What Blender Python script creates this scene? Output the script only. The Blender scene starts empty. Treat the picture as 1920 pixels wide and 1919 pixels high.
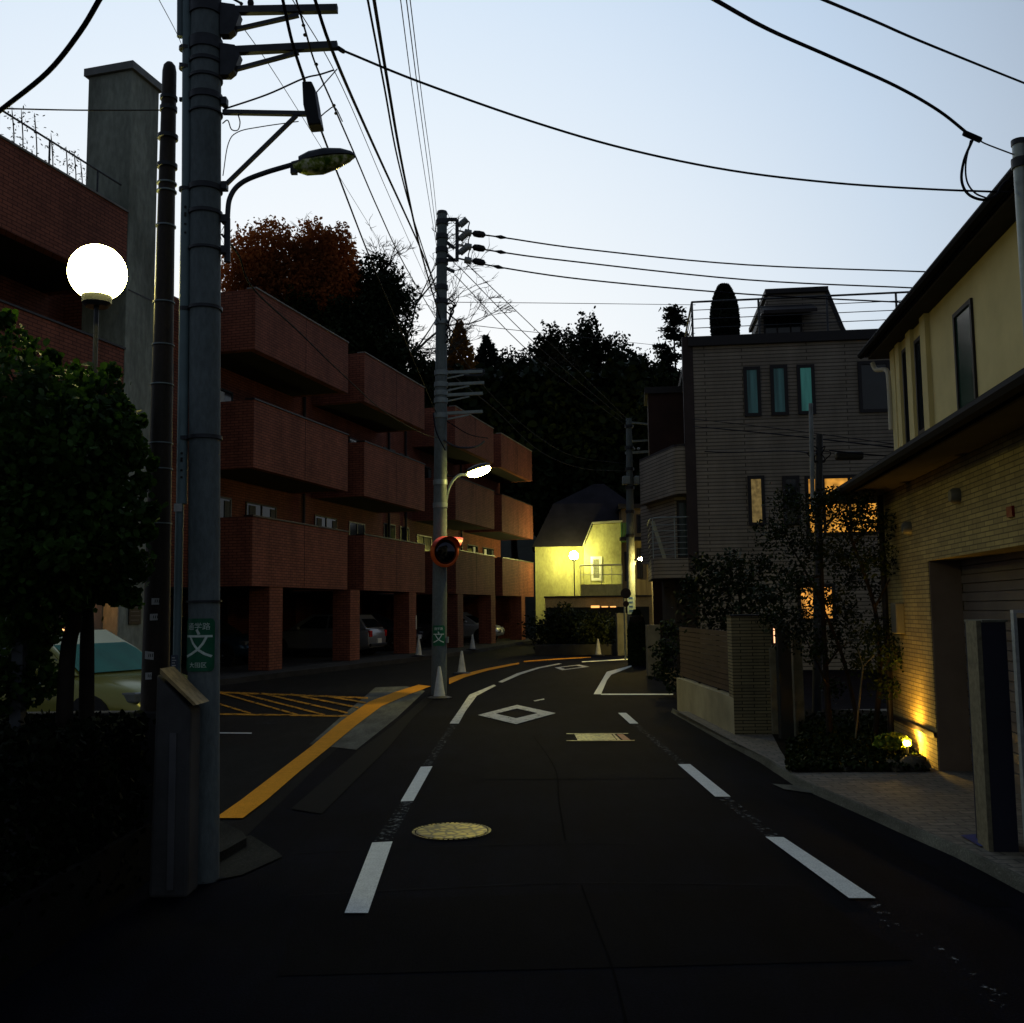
import bpy, bmesh, math, random
import numpy as np
from mathutils import Vector, Matrix
sc = bpy.context.scene
COL = sc.collection
R = math.radians
random.seed(7); rng = np.random.default_rng(7)

# ------------------------------------------------------------------ camera
F_PX, PITCH, ROLL = 1900.0, math.atan(185/1900), 0.012
EYE = Vector((0, 0, 1.65))
_fw = Vector((0, math.cos(PITCH), math.sin(PITCH)))
_r0 = Vector((1, 0, 0)); _u0 = Vector((0, -math.sin(PITCH), math.cos(PITCH)))
_rt = _r0*math.cos(ROLL) - _u0*math.sin(ROLL)
_rt = _r0*math.cos(ROLL) + _u0*(-math.sin(ROLL))
_up = _r0*math.sin(ROLL) + _u0*math.cos(ROLL)
cd = bpy.data.cameras.new('camera'); cam = bpy.data.objects.new('camera', cd); COL.objects.link(cam)
cam.matrix_world = Matrix(((_rt.x, _up.x, -_fw.x, EYE.x), (_rt.y, _up.y, -_fw.y, EYE.y), (_rt.z, _up.z, -_fw.z, EYE.z), (0, 0, 0, 1)))
cd.sensor_fit = 'HORIZONTAL'; cd.sensor_width = 36; cd.lens = 36*F_PX/1920
cd.clip_start = 0.05; cd.clip_end = 2000
sc.camera = cam
sc.view_settings.view_transform = 'Standard'; sc.view_settings.look = 'None'
sc.view_settings.exposure = 0.0; sc.view_settings.gamma = 1.0
sc.render.engine = 'CYCLES'
sc.cycles.use_denoising = True
sc.cycles.max_bounces = 5; sc.cycles.diffuse_bounces = 3; sc.cycles.glossy_bounces = 3
sc.cycles.sample_clamp_indirect = 3.0

# ------------------------------------------------------------------ dusk sky
SKY = 1.0
w = bpy.data.worlds.new('World'); sc.world = w; w.use_nodes = True
nt = w.node_tree; N = nt.nodes; L = nt.links; N.clear()
out = N.new('ShaderNodeOutputWorld'); bg = N.new('ShaderNodeBackground'); L.new(bg.outputs[0], out.inputs[0])
tc = N.new('ShaderNodeTexCoord')
sky = N.new('ShaderNodeTexSky'); sky.sky_type = 'NISHITA'; sky.sun_disc = False
sky.sun_elevation = R(1.0); sky.sun_rotation = R(-14)
dot = N.new('ShaderNodeVectorMath'); dot.operation = 'DOT_PRODUCT'
g = Vector((-.26, 1, .16)).normalized(); dot.inputs[1].default_value = g
L.new(tc.outputs['Generated'], dot.inputs[0])
rp = N.new('ShaderNodeValToRGB'); L.new(dot.outputs['Value'], rp.inputs[0])
els = rp.color_ramp.elements
def st(e, p, c): e.position = p; e.color = (*c, 1)
st(els[0], 0.0, (.125, .14, .175)); st(els[1], 1.0, (.97, .975, .985))
for p_, c_ in ((.45, (.215, .245, .30)), (.66, (.38, .43, .51)), (.80, (.63, .71, .82)), (.88, (.80, .85, .92)), (.945, (.92, .94, .97))):
    e = els.new(p_); st(e, p_, c_)
mx = N.new('ShaderNodeMixRGB'); mx.blend_type = 'ADD'; mx.inputs[0].default_value = 0.02
sx_ = N.new('ShaderNodeSeparateXYZ'); L.new(tc.outputs['Generated'], sx_.inputs[0])     # bluer towards the zenith
r2 = N.new('ShaderNodeValToRGB'); L.new(sx_.outputs['Z'], r2.inputs[0]); st(r2.color_ramp.elements[0], .06, (1.0, .99, .93)); st(r2.color_ramp.elements[1], .60, (.78, .89, 1.0))
e = r2.color_ramp.elements.new(.28); st(e, .26, (.965, .99, .99))
mu = N.new('ShaderNodeMixRGB'); mu.blend_type = 'MULTIPLY'; mu.inputs[0].default_value = 1; L.new(rp.outputs[0], mu.inputs[1]); L.new(r2.outputs[0], mu.inputs[2])
L.new(mu.outputs[0], mx.inputs[1]); L.new(sky.outputs[0], mx.inputs[2])
L.new(mx.outputs[0], bg.inputs[0]); bg.inputs[1].default_value = SKY
# the last of the sun, already under the tree line
sd = bpy.data.lights.new('sun', 'SUN'); sd.energy = 0.03; sd.angle = R(12); sd.color = (1, .86, .72)
so = bpy.data.objects.new('sun', sd); COL.objects.link(so)
so.rotation_euler = (R(84), 0, R(180-14)); so.location = (0, 0, 40)

# ------------------------------------------------------------------ pixel helpers (photograph pixels -> real distances)
def ray(x, y):
    return (_fw*F_PX + _rt*(x-960) + _up*(959.5-y)).normalized()
def P(x, y, d):                                   # point on the pixel's ray at world Y = d
    r = ray(x, y); return EYE + r*(d/r.y)
def G(x, y, z=0.0):                               # point on the ground at height z
    r = ray(x, y); return EYE + r*((z-EYE.z)/r.z)
class Fr:                                          # a wall's frame: u along it, v out of it, z up
    def __init__(s, o, u, v):
        s.o = Vector((o[0], o[1], 0)); s.u = Vector((u[0], u[1], 0)).normalized(); s.v = Vector((v[0], v[1], 0)).normalized()
    def __call__(s, u, v, z): return s.o + s.u*u + s.v*v + Vector((0, 0, z))
    def px(s, x, y, v=0.0):                        # pixel -> (u, z) on the plane v
        r = ray(x, y); o = s.o + s.v*v
        k = (o-EYE).dot(s.v)/r.dot(s.v); p = EYE + r*k
        return (p-s.o).dot(s.u), p.z

# ------------------------------------------------------------------ mesh builder
class MB:
    def __init__(s, xf=None): s.v = []; s.f = []; s.xf = xf
    def _a(s, pts, faces):
        n = len(s.v)
        for p in pts:
            p = s.xf(Vector(p)) if s.xf else Vector(p)
            s.v.append(p)
        s.f += [tuple(n+i for i in f) for f in faces]
        return s
    def hexa(s, p):                                # 8 corners: 4 bottom, 4 top
        return s._a(p, [(3, 2, 1, 0), (4, 5, 6, 7), (0, 1, 5, 4), (1, 2, 6, 5), (2, 3, 7, 6), (3, 0, 4, 7)])
    def box(s, a, b):
        x0, y0, z0 = a; x1, y1, z1 = b
        return s.hexa([(x0, y0, z0), (x1, y0, z0), (x1, y1, z0), (x0, y1, z0), (x0, y0, z1), (x1, y0, z1), (x1, y1, z1), (x0, y1, z1)])
    def fbox(s, Q, u0, u1, v0, v1, z0, z1):
        return s.hexa([Q(u0, v0, z0), Q(u1, v0, z0), Q(u1, v1, z0), Q(u0, v1, z0), Q(u0, v0, z1), Q(u1, v0, z1), Q(u1, v1, z1), Q(u0, v1, z1)])
    def plate(s, pts, n):                          # polygon extruded by vector n
        k = len(pts); n = Vector(n); pts = [Vector(p) for p in pts]
        return s._a(pts + [p+n for p in pts], [tuple(reversed(range(k))), tuple(range(k, 2*k))] + [(i, (i+1) % k, k+(i+1) % k, k+i) for i in range(k)])
    def poly(s, pts): return s._a(pts, [tuple(range(len(pts)))])
    def tube(s, pts, r, n=10, cap=True):
        pts = [Vector(p) for p in pts]; m = len(pts)
        if not hasattr(r, '__len__'): r = [r]*m
        vs = []; a = None
        for i, p in enumerate(pts):
            t = (pts[min(i+1, m-1)]-pts[max(i-1, 0)]).normalized()
            if a is None: a = t.orthogonal().normalized()
            else: a = (a - t*a.dot(t)); a = a.normalized() if a.length > 1e-6 else t.orthogonal().normalized()
            b = t.cross(a)
            for k in range(n):
                th = 2*math.pi*k/n; vs.append(p + (a*math.cos(th)+b*math.sin(th))*r[i])
        fs = [(i*n+k, i*n+(k+1) % n, (i+1)*n+(k+1) % n, (i+1)*n+k) for i in range(m-1) for k in range(n)]
        if cap: fs += [tuple(reversed(range(n))), tuple(range((m-1)*n, m*n))]
        return s._a(vs, fs)
    def ball(s, c, r, n=20, m=12, T=None):
        c = Vector(c); r = Vector(r) if hasattr(r, '__len__') else Vector((r, r, r)); vs = []
        for i in range(m+1):
            ph = math.pi*i/m
            for k in range(n):
                th = 2*math.pi*k/n
                q = Vector((r.x*math.sin(ph)*math.cos(th), r.y*math.sin(ph)*math.sin(th), r.z*math.cos(ph)))
                vs.append(c + (T @ q if T else q))
        return s._a(vs, [(i*n+k, (i+1)*n+k, (i+1)*n+(k+1) % n, i*n+(k+1) % n) for i in range(m) for k in range(n)])
    def lathe(s, c, prof, n=24, ax=None):
        c = Vector(c); q = Vector((0, 0, 1)).rotation_difference(Vector(ax)).to_matrix() if ax else Matrix.Identity(3); vs = []
        for r_, z in prof:
            for k in range(n):
                th = 2*math.pi*k/n; vs.append(c + q @ Vector((r_*math.cos(th), r_*math.sin(th), z)))
        m = len(prof)
        return s._a(vs, [(i*n+k, i*n+(k+1) % n, (i+1)*n+(k+1) % n, (i+1)*n+k) for i in range(m-1) for k in range(n)] + [tuple(reversed(range(n))), tuple(range((m-1)*n, m*n))])
    def build(s, name, m, parent=None, smooth=False, bevel=0, label=None):
        root = parent
        while root is not None and root.parent is not None: root = root.parent
        if root is not None: o0 = root.location.copy()
        else:
            xs = [p.x for p in s.v]; ys = [p.y for p in s.v]; zs = [p.z for p in s.v]
            o0 = Vector(((min(xs)+max(xs))/2, (min(ys)+max(ys))/2, min(zs)))
        me = bpy.data.meshes.new(name); me.from_pydata([tuple(p-o0) for p in s.v], [], s.f); me.update()
        if smooth is True: me.polygons.foreach_set('use_smooth', [True]*len(me.polygons))
        elif smooth:
            me.polygons.foreach_set('use_smooth', [True]*len(me.polygons)); me.set_sharp_from_angle(angle=R(smooth))
        me.materials.append(m)
        o = bpy.data.objects.new(name, me); COL.objects.link(o)
        if root is None: o.location = o0
        else: o.parent = parent
        if bevel:
            b = o.modifiers.new('bevel', 'BEVEL'); b.width = bevel; b.segments = 2; b.limit_method = 'ANGLE'; b.angle_limit = R(40)
        if label: o['label'] = label
        return o
def quads(name, m, cen, size, parent=None, nrm=None, flat=0.0, asp=.6):   # many leaf-sized faces
    n = len(cen); cen = np.asarray(cen, float); size = np.broadcast_to(size, (n,))
    a = rng.normal(size=(n, 3)); a[:, 2] *= (1-flat); a /= np.linalg.norm(a, axis=1)[:, None]
    b = rng.normal(size=(n, 3)); b[:, 2] *= (1-flat); b -= a*(a*b).sum(1)[:, None]; b /= np.linalg.norm(b, axis=1)[:, None]
    a = a*size[:, None]*.5; b = b*size[:, None]*.5*asp
    root = parent
    while root is not None and root.parent is not None: root = root.parent
    o0 = np.array(root.location) if root is not None else np.array([cen[:, 0].mean(), cen[:, 1].mean(), cen[:, 2].min()])
    c = cen-o0
    v = np.stack([c-a, c-a*.35+b, c+a*.45+b*.8, c+a, c+a*.45-b*.8, c-a*.35-b], 1).reshape(-1, 3)
    me = bpy.data.meshes.new(name)
    me.vertices.add(6*n); me.vertices.foreach_set('co', v.ravel())
    me.loops.add(6*n); me.loops.foreach_set('vertex_index', np.arange(6*n, dtype=np.int32))
    me.polygons.add(n); me.polygons.foreach_set('loop_start', np.arange(0, 6*n, 6, dtype=np.int32))
    me.update(calc_edges=True); me.validate(); me.materials.append(m)
    o = bpy.data.objects.new(name, me); COL.objects.link(o)
    if root is None: o.location = o0
    else: o.parent = parent
    return o
def tag(o, label=None, cat=None, group=None, kind=None):
    if label: o['label'] = label
    if cat: o['category'] = cat
    if group: o['group'] = group
    if kind: o['kind'] = kind
    return o
def thing(name, label, cat, loc, group=None):
    o = bpy.data.objects.new(name, None); COL.objects.link(o); o.location = Vector(loc); o.empty_display_size = .2
    return tag(o, label, cat, group)
def spline(pts, n=8):
    pts = [Vector(p) for p in pts]
    if len(pts) < 3: 
        return [pts[0].lerp(pts[1], i/n) for i in range(n+1)]
    q = [pts[0]*2-pts[1]] + pts + [pts[-1]*2-pts[-2]]; o = []
    for i in range(1, len(q)-2):
        a, b, c, d = q[i-1:i+3]
        for k in range(n):
            t = k/n; o.append(.5*((2*b)+(c-a)*t+(2*a-5*b+4*c-d)*t*t+(3*b-a-3*c+d)*t**3))
    return o+[pts[-1]]

# ------------------------------------------------------------------ materials
def newmat(name):
    m = bpy.data.materials.new(name); m.use_nodes = True; t = m.node_tree; b = t.nodes['Principled BSDF']; return m, t, b
def pos_node(t, sx=1, sy=1, sz=1):
    g_ = t.nodes.new('ShaderNodeNewGeometry'); mp = t.nodes.new('ShaderNodeMapping'); mp.inputs['Scale'].default_value = (sx, sy, sz)
    t.links.new(g_.outputs['Position'], mp.inputs[0]); return mp.outputs[0]
def noise(t, vec, sc_, det=4, ro=.6):
    n = t.nodes.new('ShaderNodeTexNoise'); n.inputs['Scale'].default_value = sc_; n.inputs['Detail'].default_value = det; n.inputs['Roughness'].default_value = ro
    t.links.new(vec, n.inputs['Vector']); return n.outputs['Fac']
def ramp(t, fac, stops):
    r_ = t.nodes.new('ShaderNodeValToRGB'); e_ = r_.color_ramp.elements; st(e_[0], *stops[0]); st(e_[1], *stops[-1])
    for p_, c_ in stops[1:-1]:
        k = e_.new(p_); st(k, p_, c_)
    t.links.new(fac, r_.inputs[0]); return r_.outputs[0]
def bump(t, b, h, s=.3, d=.01):
    n = t.nodes.new('ShaderNodeBump'); n.inputs['Strength'].default_value = s; n.inputs['Distance'].default_value = d
    t.links.new(h, n.inputs['Height']); t.links.new(n.outputs[0], b.inputs['Normal'])
def mul(t, a, b_, fac=1.0, mode='MULTIPLY'):
    m_ = t.nodes.new('ShaderNodeMixRGB'); m_.blend_type = mode; m_.inputs[0].default_value = fac
    for i, x in ((1, a), (2, b_)):
        if isinstance(x, tuple): m_.inputs[i].default_value = (*x, 1)
        else: t.links.new(x, m_.inputs[i])
    return m_.outputs[0]
def mat(name, c, rough=.7, var=.25, scale=3.0, metal=0.0, spec=.3, bmp=0.0, bs=40, stretch=(1, 1, 1), fine=0.0):
    m, t, b = newmat(name); v = pos_node(t, *stretch)
    n = noise(t, v, scale, 5)
    lo = tuple(x*(1-var) for x in c); hi = tuple(min(1, x*(1+var)) for x in c)
    col = ramp(t, n, [(.3, lo), (.7, hi)])
    if fine:
        n2 = noise(t, v, scale*14, 3); col = mul(t, col, ramp(t, n2, [(.35, (1-fine,)*3), (.65, (1, 1, 1))]))
    t.links.new(col, b.inputs['Base Color'])
    b.inputs['Roughness'].default_value = rough; b.inputs['Metallic'].default_value = metal; b.inputs['Specular IOR Level'].default_value = spec
    if bmp: bump(t, b, noise(t, v, bs, 3), bmp)
    return m
def emis(name, c, s, var=0.0, sc_=4, stretch=(1, 1, 1)):
    m, t, b = newmat(name); b.inputs['Base Color'].default_value = (*c, 1); b.inputs['Emission Strength'].default_value = s
    b.inputs['Emission Color'].default_value = (*c, 1)
    if var:
        col = ramp(t, noise(t, pos_node(t, *stretch), sc_, 2), [(.35, tuple(x*(1-var) for x in c)), (.65, c)]); t.links.new(col, b.inputs['Emission Color'])
    return m
def tiles(name, Q, c1, c2, mortar, bw, bh, ms=.012, rough=.75, spec=.3, dirt=.3, offs=.5, bstr=.4):
    """small bricks or boards, laid along the wall frame Q"""
    m, t, b = newmat(name); g_ = t.nodes.new('ShaderNodeNewGeometry')
    def dotn(vec):
        d = t.nodes.new('ShaderNodeVectorMath'); d.operation = 'DOT_PRODUCT'; d.inputs[1].default_value = vec; t.links.new(g_.outputs['Position'], d.inputs[0]); return d.outputs['Value']
    s_ = Q.u+Q.v
    cb = t.nodes.new('ShaderNodeCombineXYZ'); t.links.new(dotn(s_), cb.inputs[0]); t.links.new(dotn((0, 0, 1)), cb.inputs[1])
    br = t.nodes.new('ShaderNodeTexBrick'); br.offset = offs; br.inputs['Scale'].default_value = 1; br.inputs['Brick Width'].default_value = bw
    br.inputs['Row Height'].default_value = bh; br.inputs['Mortar Size'].default_value = ms; br.inputs['Mortar Smooth'].default_value = .1
    br.inputs['Color1'].default_value = (*c1, 1); br.inputs['Color2'].default_value = (*c2, 1); br.inputs['Mortar'].default_value = (*mortar, 1); br.inputs['Bias'].default_value = 0
    t.links.new(cb.outputs[0], br.inputs['Vector'])
    n = noise(t, pos_node(t, 1, 1, .28), 1.7, 6, .7)
    col = mul(t, br.outputs['Color'], ramp(t, n, [(.3, (1-dirt,)*3), (.7, (1, 1, 1))]))
    t.links.new(col, b.inputs['Base Color']); b.inputs['Roughness'].default_value = rough; b.inputs['Specular IOR Level'].default_value = spec
    inv = t.nodes.new('ShaderNodeMath'); inv.operation = 'SUBTRACT'; inv.inputs[0].default_value = 1; t.links.new(br.outputs['Fac'], inv.inputs[1])
    bump(t, b, inv.outputs[0], bstr, .01)
    return m
def leafmat(name, c1, c2, sc_=2.5, rough=.6, spec=.07, trans=0.0):
    m, t, b = newmat(name)
    col = ramp(t, noise(t, pos_node(t), sc_, 3), [(.32, c1), (.68, c2)])
    col = mul(t, col, ramp(t, noise(t, pos_node(t), 30, 1), [(.3, (.55, .6, .5)), (.7, (1, 1, 1))]))
    t.links.new(col, b.inputs['Base Color']); b.inputs['Roughness'].default_value = rough; b.inputs['Specular IOR Level'].default_value = spec
    if trans:                                        # light coming through the leaves from behind
        tr = t.nodes.new('ShaderNodeBsdfTranslucent'); t.links.new(col, tr.inputs[0]); mi = t.nodes.new('ShaderNodeMixShader'); mi.inputs[0].default_value = trans
        o_ = t.nodes['Material Output']; t.links.new(b.outputs[0], mi.inputs[1]); t.links.new(tr.outputs[0], mi.inputs[2]); t.links.new(mi.outputs[0], o_.inputs[0])
    return m
def lamp(name, loc, power, col, r=.1, spot=None):
    d = bpy.data.lights.new(name, 'SPOT' if spot else 'POINT'); d.energy = power; d.color = col; d.shadow_soft_size = r
    o = bpy.data.objects.new(name, d); COL.objects.link(o); o.location = loc
    if spot: d.spot_size = R(spot[1]); d.spot_blend = .6; o.rotation_euler = Vector(spot[0]).to_track_quat('-Z', 'Y').to_euler()
    return o
M = {}
M['steel'] = mat('galvanised_steel', (.20, .24, .25), .5, .2, 8, .3)
M['darksteel'] = mat('dark_steel', (.035, .038, .045), .5, .3, 10, .3)
M['black'] = mat('black_rubber', (.008, .008, .01), .6, .3, 20)
M['wire'] = mat('cable_sheath', (.008, .008, .014), .8, .2, 20, 0, .05)
M['wireg'] = mat('grey_cable', (.045, .05, .06), .8, .2, 20, 0, .05)
M['glass'] = mat('dark_window_glass', (.012, .016, .02), .08, .3, 2, 0, .5)
M['frame'] = mat('dark_window_frame', (.012, .010, .012), .5, .2, 10)
M['alu'] = mat('aluminium_frame', (.06, .065, .07), .4, .2, 10, .5)
M['curtain'] = mat('pale_curtain', (.75, .77, .74), .8, .25, 3, stretch=(9, 9, .5))
M['dimcurtain'] = mat('dim_curtain', (.08, .09, .10), .8, .4, 3, stretch=(9, 9, .5))
M['concrete'] = mat('weathered_concrete', (.27, .30, .255), .9, .45, .8, 0, .2, .3, 60, (1, 1, .35), .3)
M['polecon'] = mat('pole_concrete', (.14, .17, .175), .8, .25, 2.5, 0, .25, .3, 120, (1, 1, .4), .25)
M['paper'] = mat('white_paper', (.5, .5, .48), .8, .2, 30)
M['ink'] = mat('black_ink', (.02, .02, .02), .8, .1, 30)
M['green'] = mat('sign_green', (.004, .11, .055), .45, .15, 20)
M['signwhite'] = mat('sign_white', (.62, .75, .68), .6, .2, 30)
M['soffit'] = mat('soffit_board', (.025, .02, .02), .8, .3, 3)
# ------------------------------------------------------------------ ground
def struct(o): o['kind'] = 'structure'; return o
def gpoly(pts, z): return [G(x, y, z) for x, y in pts]
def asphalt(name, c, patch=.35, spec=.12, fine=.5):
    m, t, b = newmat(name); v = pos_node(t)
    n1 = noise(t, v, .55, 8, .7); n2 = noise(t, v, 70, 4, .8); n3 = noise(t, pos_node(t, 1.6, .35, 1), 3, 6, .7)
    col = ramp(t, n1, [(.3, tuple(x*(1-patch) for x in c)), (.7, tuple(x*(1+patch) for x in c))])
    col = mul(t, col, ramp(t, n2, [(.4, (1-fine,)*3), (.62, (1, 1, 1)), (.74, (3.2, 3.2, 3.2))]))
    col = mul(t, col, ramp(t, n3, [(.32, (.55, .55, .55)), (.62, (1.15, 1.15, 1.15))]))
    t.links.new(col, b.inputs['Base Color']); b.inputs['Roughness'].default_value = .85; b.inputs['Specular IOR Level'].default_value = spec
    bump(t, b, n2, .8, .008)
    return m
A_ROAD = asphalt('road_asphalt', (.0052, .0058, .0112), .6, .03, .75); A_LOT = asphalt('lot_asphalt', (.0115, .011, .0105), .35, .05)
A_OLD = asphalt('old_kerb_concrete', (.030, .031, .028), .5, .05, .5)
A_CONC = asphalt('kerb_concrete', (.125, .13, .11), .45, .1, .4)
m_ter = mat('dark_soil', (.012, .012, .009), .95, .4, .5, 0, .1)
X = 700
struct(MB().poly([(-X, -X, -.05), (X, -X, -.05), (X, X, -.05), (-X, X, -.05)]).build('ground', m_ter))
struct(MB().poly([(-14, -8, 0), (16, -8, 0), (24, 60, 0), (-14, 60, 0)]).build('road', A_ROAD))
# parking lot in front of the brick flats (asphalt, flush), its edge runs along the yellow line
lot = [G(*q, .004) for q in ((250, 1660), (392, 1605), (455, 1575), (600, 1432), (700, 1345), (760, 1298), (870, 1268), (975, 1245), (1108, 1234.5))]
struct(MB().poly(lot + [Vector((0, 50, .004)), Vector((-13.8, 50, .004)), Vector((-13.8, 5.6, .004))]).build('parking_lot', A_LOT))
# concrete aprons and the gutter between lot and road
struct(MB().poly(gpoly([(580, 1396), (668, 1406), (745, 1345), (797, 1296), (762, 1287), (704, 1289), (650, 1335)], .008)).build('kerb_apron', A_CONC))
struct(MB().poly(gpoly([(672, 1407), (735, 1362), (800, 1305), (812, 1311), (775, 1345), (730, 1400), (603, 1526), (545, 1517), (600, 1470)], .008))
       .build('gutter', tiles('gutter_slabs', Fr((0, 0), (.5, .86), (.86, -.5)), (.0125, .0125, .011), (.015, .0145, .012), (.006, .006, .006), .5, .3, spec=.03)))
# the fan of old concrete round the pole foot
struct(MB().poly(gpoly([(395, 1600), (428, 1578), (470, 1566), (520, 1597), (530, 1606), (455, 1640), (380, 1656), (350, 1640)], .010)).build('kerb', A_OLD))
kp = [G(403, 1552, 0), G(455, 1578, 0), G(462, 1590, 0), G(425, 1612, 0), G(370, 1640, 0), G(340, 1600, 0)]
struct(MB().plate(kp, (0, 0, .07)).build('kerb_corner', A_OLD))
# ---- road paint
def paint(name, c, wear, sc_=14, yl=0):
    m, t, b = newmat(name); n = noise(t, pos_node(t, 1, 1, 1), sc_, 6, .75)
    col = ramp(t, n, [(wear, tuple(x*.7 for x in c)), (.8, c)])
    n2 = noise(t, pos_node(t), 90, 2); col = mul(t, col, ramp(t, n2, [(.35, (.72, .72, .72)), (.55, (1, 1, 1))]))
    t.links.new(ramp(t, n, [(max(0, wear-.05), (0, 0, 0)), (wear+.01, (1, 1, 1))]), b.inputs['Alpha'])
    t.links.new(col, b.inputs['Base Color']); b.inputs['Roughness'].default_value = .8; b.inputs['Specular IOR Level'].default_value = .05; return m
P_W = paint('road_paint_white', (.82, .85, .82), .20); P_WW = paint('road_paint_worn', (.7, .72, .70), .42, 9)
P_F = paint('road_paint_faded', (.13, .145, .155), .575, 20); P_Y = paint('road_paint_yellow', (.80, .34, .02), .26, 6)
P_YF = paint('road_paint_yellow_worn', (.62, .30, .03), .47, 7)
def mark(name, polys, m, label, cat, z=.012, group=None):
    b = MB()
    for q in polys: b.poly(gpoly(q, z))
    return tag(b.build(name, m), label, cat, group, 'thing')
def strip(l, r):                                   # two edges of pixel points -> quads
    return [[l[i], l[i+1], r[i+1], r[i]] for i in range(len(l)-1)]
LG = 'white dashes of the left lane edge'; RG = 'white dashes of the right lane edge'
mark('lane_dash', [[(646, 1712), (690, 1712), (736, 1578), (698, 1580)]], P_W, 'nearest white dash on the left edge of the lane, left of the manhole', 'road marking', group=LG)
mark('lane_dash', [[(751, 1503), (775, 1502), (811, 1437), (789, 1438)]], P_W, 'second white dash on the left, beyond the manhole cover', 'road marking', group=LG)
mark('faded_lane_line', [[(702, 1577), (734, 1577), (774, 1504), (752, 1504)]], P_F, 'worn grey stretch of line between the two left dashes', 'road marking')
mark('faded_lane_line', [[(792, 1436), (808, 1436), (858, 1358), (845, 1358)]], P_F, 'worn thin line running up to the start of the curved white line', 'road marking')
mark('faded_lane_line', [[(585, 1919), (655, 1919), (688, 1716), (650, 1716)]], paint('road_paint_traces', (.22, .22, .23), .70, 20), 'last traces of a worn line in the foreground, bottom of the left row', 'road marking')
mark('curved_edge_line', strip([(843, 1357), (858.6, 1335), (880, 1303), (926, 1284)], [(860, 1357), (872, 1335), (894, 1305), (930, 1286)]), P_WW, 'curved white line right of the nearest cone', 'road marking')
mark('curved_edge_line', strip([(934, 1279), (969, 1263), (1007, 1252), (1048, 1244)], [(942, 1280), (976, 1265), (1013, 1253), (1054, 1245)]), P_WW, 'thin white curve leading to the far diamond mark', 'road marking')
mark('far_edge_line', strip([(1091, 1240.5), (1178, 1235.5)], [(1091, 1242), (1178, 1237.3)]), P_W, 'thin white line across the road end by the hedge', 'road marking')
mark('lane_dash', [[(1159, 1337), (1174, 1337), (1197, 1357), (1181, 1357)]], P_W, 'farthest short white dash of the right row', 'road marking', group=RG)
mark('lane_dash', [[(1271, 1433), (1294, 1433), (1370, 1494), (1341, 1494)]], P_W, 'middle white dash of the right row', 'road marking', group=RG)
mark('lane_dash', [[(1435, 1569), (1469, 1570), (1642, 1684), (1592, 1684)]], P_W, 'nearest and longest white dash of the right row', 'road marking', group=RG)
mark('faded_lane_line', [[(1185, 1358), (1197, 1358), (1287, 1432), (1272, 1432)]], P_F, 'worn thin line between the farthest and middle dashes on the right', 'road marking')
mark('faded_lane_line', [[(1345, 1496), (1370, 1496), (1462, 1568), (1436, 1568)]], P_F, 'worn line between the middle and nearest dashes on the right', 'road marking')
mark('faded_lane_line', [[(1600, 1688), (1640, 1688), (1925, 1890), (1870, 1890)]], paint('road_paint_specks', (.30, .31, .32), .64, 14), 'specks of worn line running to the lower right corner', 'road marking')
mark('side_street_line', strip([(1113, 1302), (1129.6, 1274), (1137.7, 1260), (1184, 1248)], [(1127, 1302), (1138, 1276), (1146, 1265.5), (1184, 1250.5)]) + [[(1127, 1301), (1262, 1301), (1262, 1303.2), (1127, 1303.2)]], P_W, 'white curved corner line and stop line at the side street mouth', 'road marking', .012)
mark('diamond_mark', [[(896, 1341), (969.4, 1322), (969.4, 1328.7), (929.6, 1338.4)], [(969.4, 1322), (1042, 1337.5), (1008.4, 1337.5), (969.4, 1328.7)],
     [(1042, 1337.5), (967.6, 1358), (967.6, 1347), (1008.4, 1337.5)], [(967.6, 1358), (896, 1341), (929.6, 1338.4), (967.6, 1347)]], P_WW, 'white painted diamond in the middle of the lane', 'road marking')
a_, b_, c_, d_ = (1040, 1252), (1086, 1246.5), (1105, 1250.5), (1054, 1257)
def mid(p, q, k): return (p[0]+(q[0]-p[0])*k, p[1]+(q[1]-p[1])*k)
cc = (1071, 1251.5); ia, ib, ic, id_ = (mid(p, cc, .36) for p in (a_, b_, c_, d_))
mark('diamond_mark', [[a_, b_, ib, ia], [b_, c_, ic, ib], [c_, d_, id_, ic], [d_, a_, ia, id_]], P_WW, 'far white diamond just before the bend', 'road marking')
mark('paint_patch', [[(1000, 1314), (1020, 1310), (1021, 1312), (1003, 1315.5)]], P_WW, 'tiny white paint scrap beyond the near diamond', 'road marking')
mark('yellow_line', strip([(403, 1534), (452, 1500), (520, 1448), (583, 1400), (640, 1352), (692, 1316), (740, 1298), (785, 1284)], [(455, 1534), (500, 1500), (560, 1448), (617, 1402), (668, 1360), (716, 1324), (765, 1303), (808, 1287)]), P_Y, 'broad yellow line along the edge of the parking lot', 'road marking', .016)
mark('yellow_line', strip([(842, 1272), (860, 1266), (915, 1253), (973, 1242.5)], [(842, 1283), (872, 1270), (917, 1257), (974, 1245.3)]), P_Y, 'thin yellow line behind the second cone', 'road marking', .016)
mark('yellow_line', strip([(982, 1239.5), (1045, 1235), (1108, 1231.5)], [(982, 1241.8), (1045, 1237), (1108, 1233.2)]), P_Y, 'far yellow line below the dark hedge', 'road marking', .016)
hp = []
def hl(a, b, wd=1.5): hp.append([(a[0], a[1]-wd), (b[0], b[1]-wd), (b[0], b[1]+wd), (a[0], a[1]+wd)])
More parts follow.
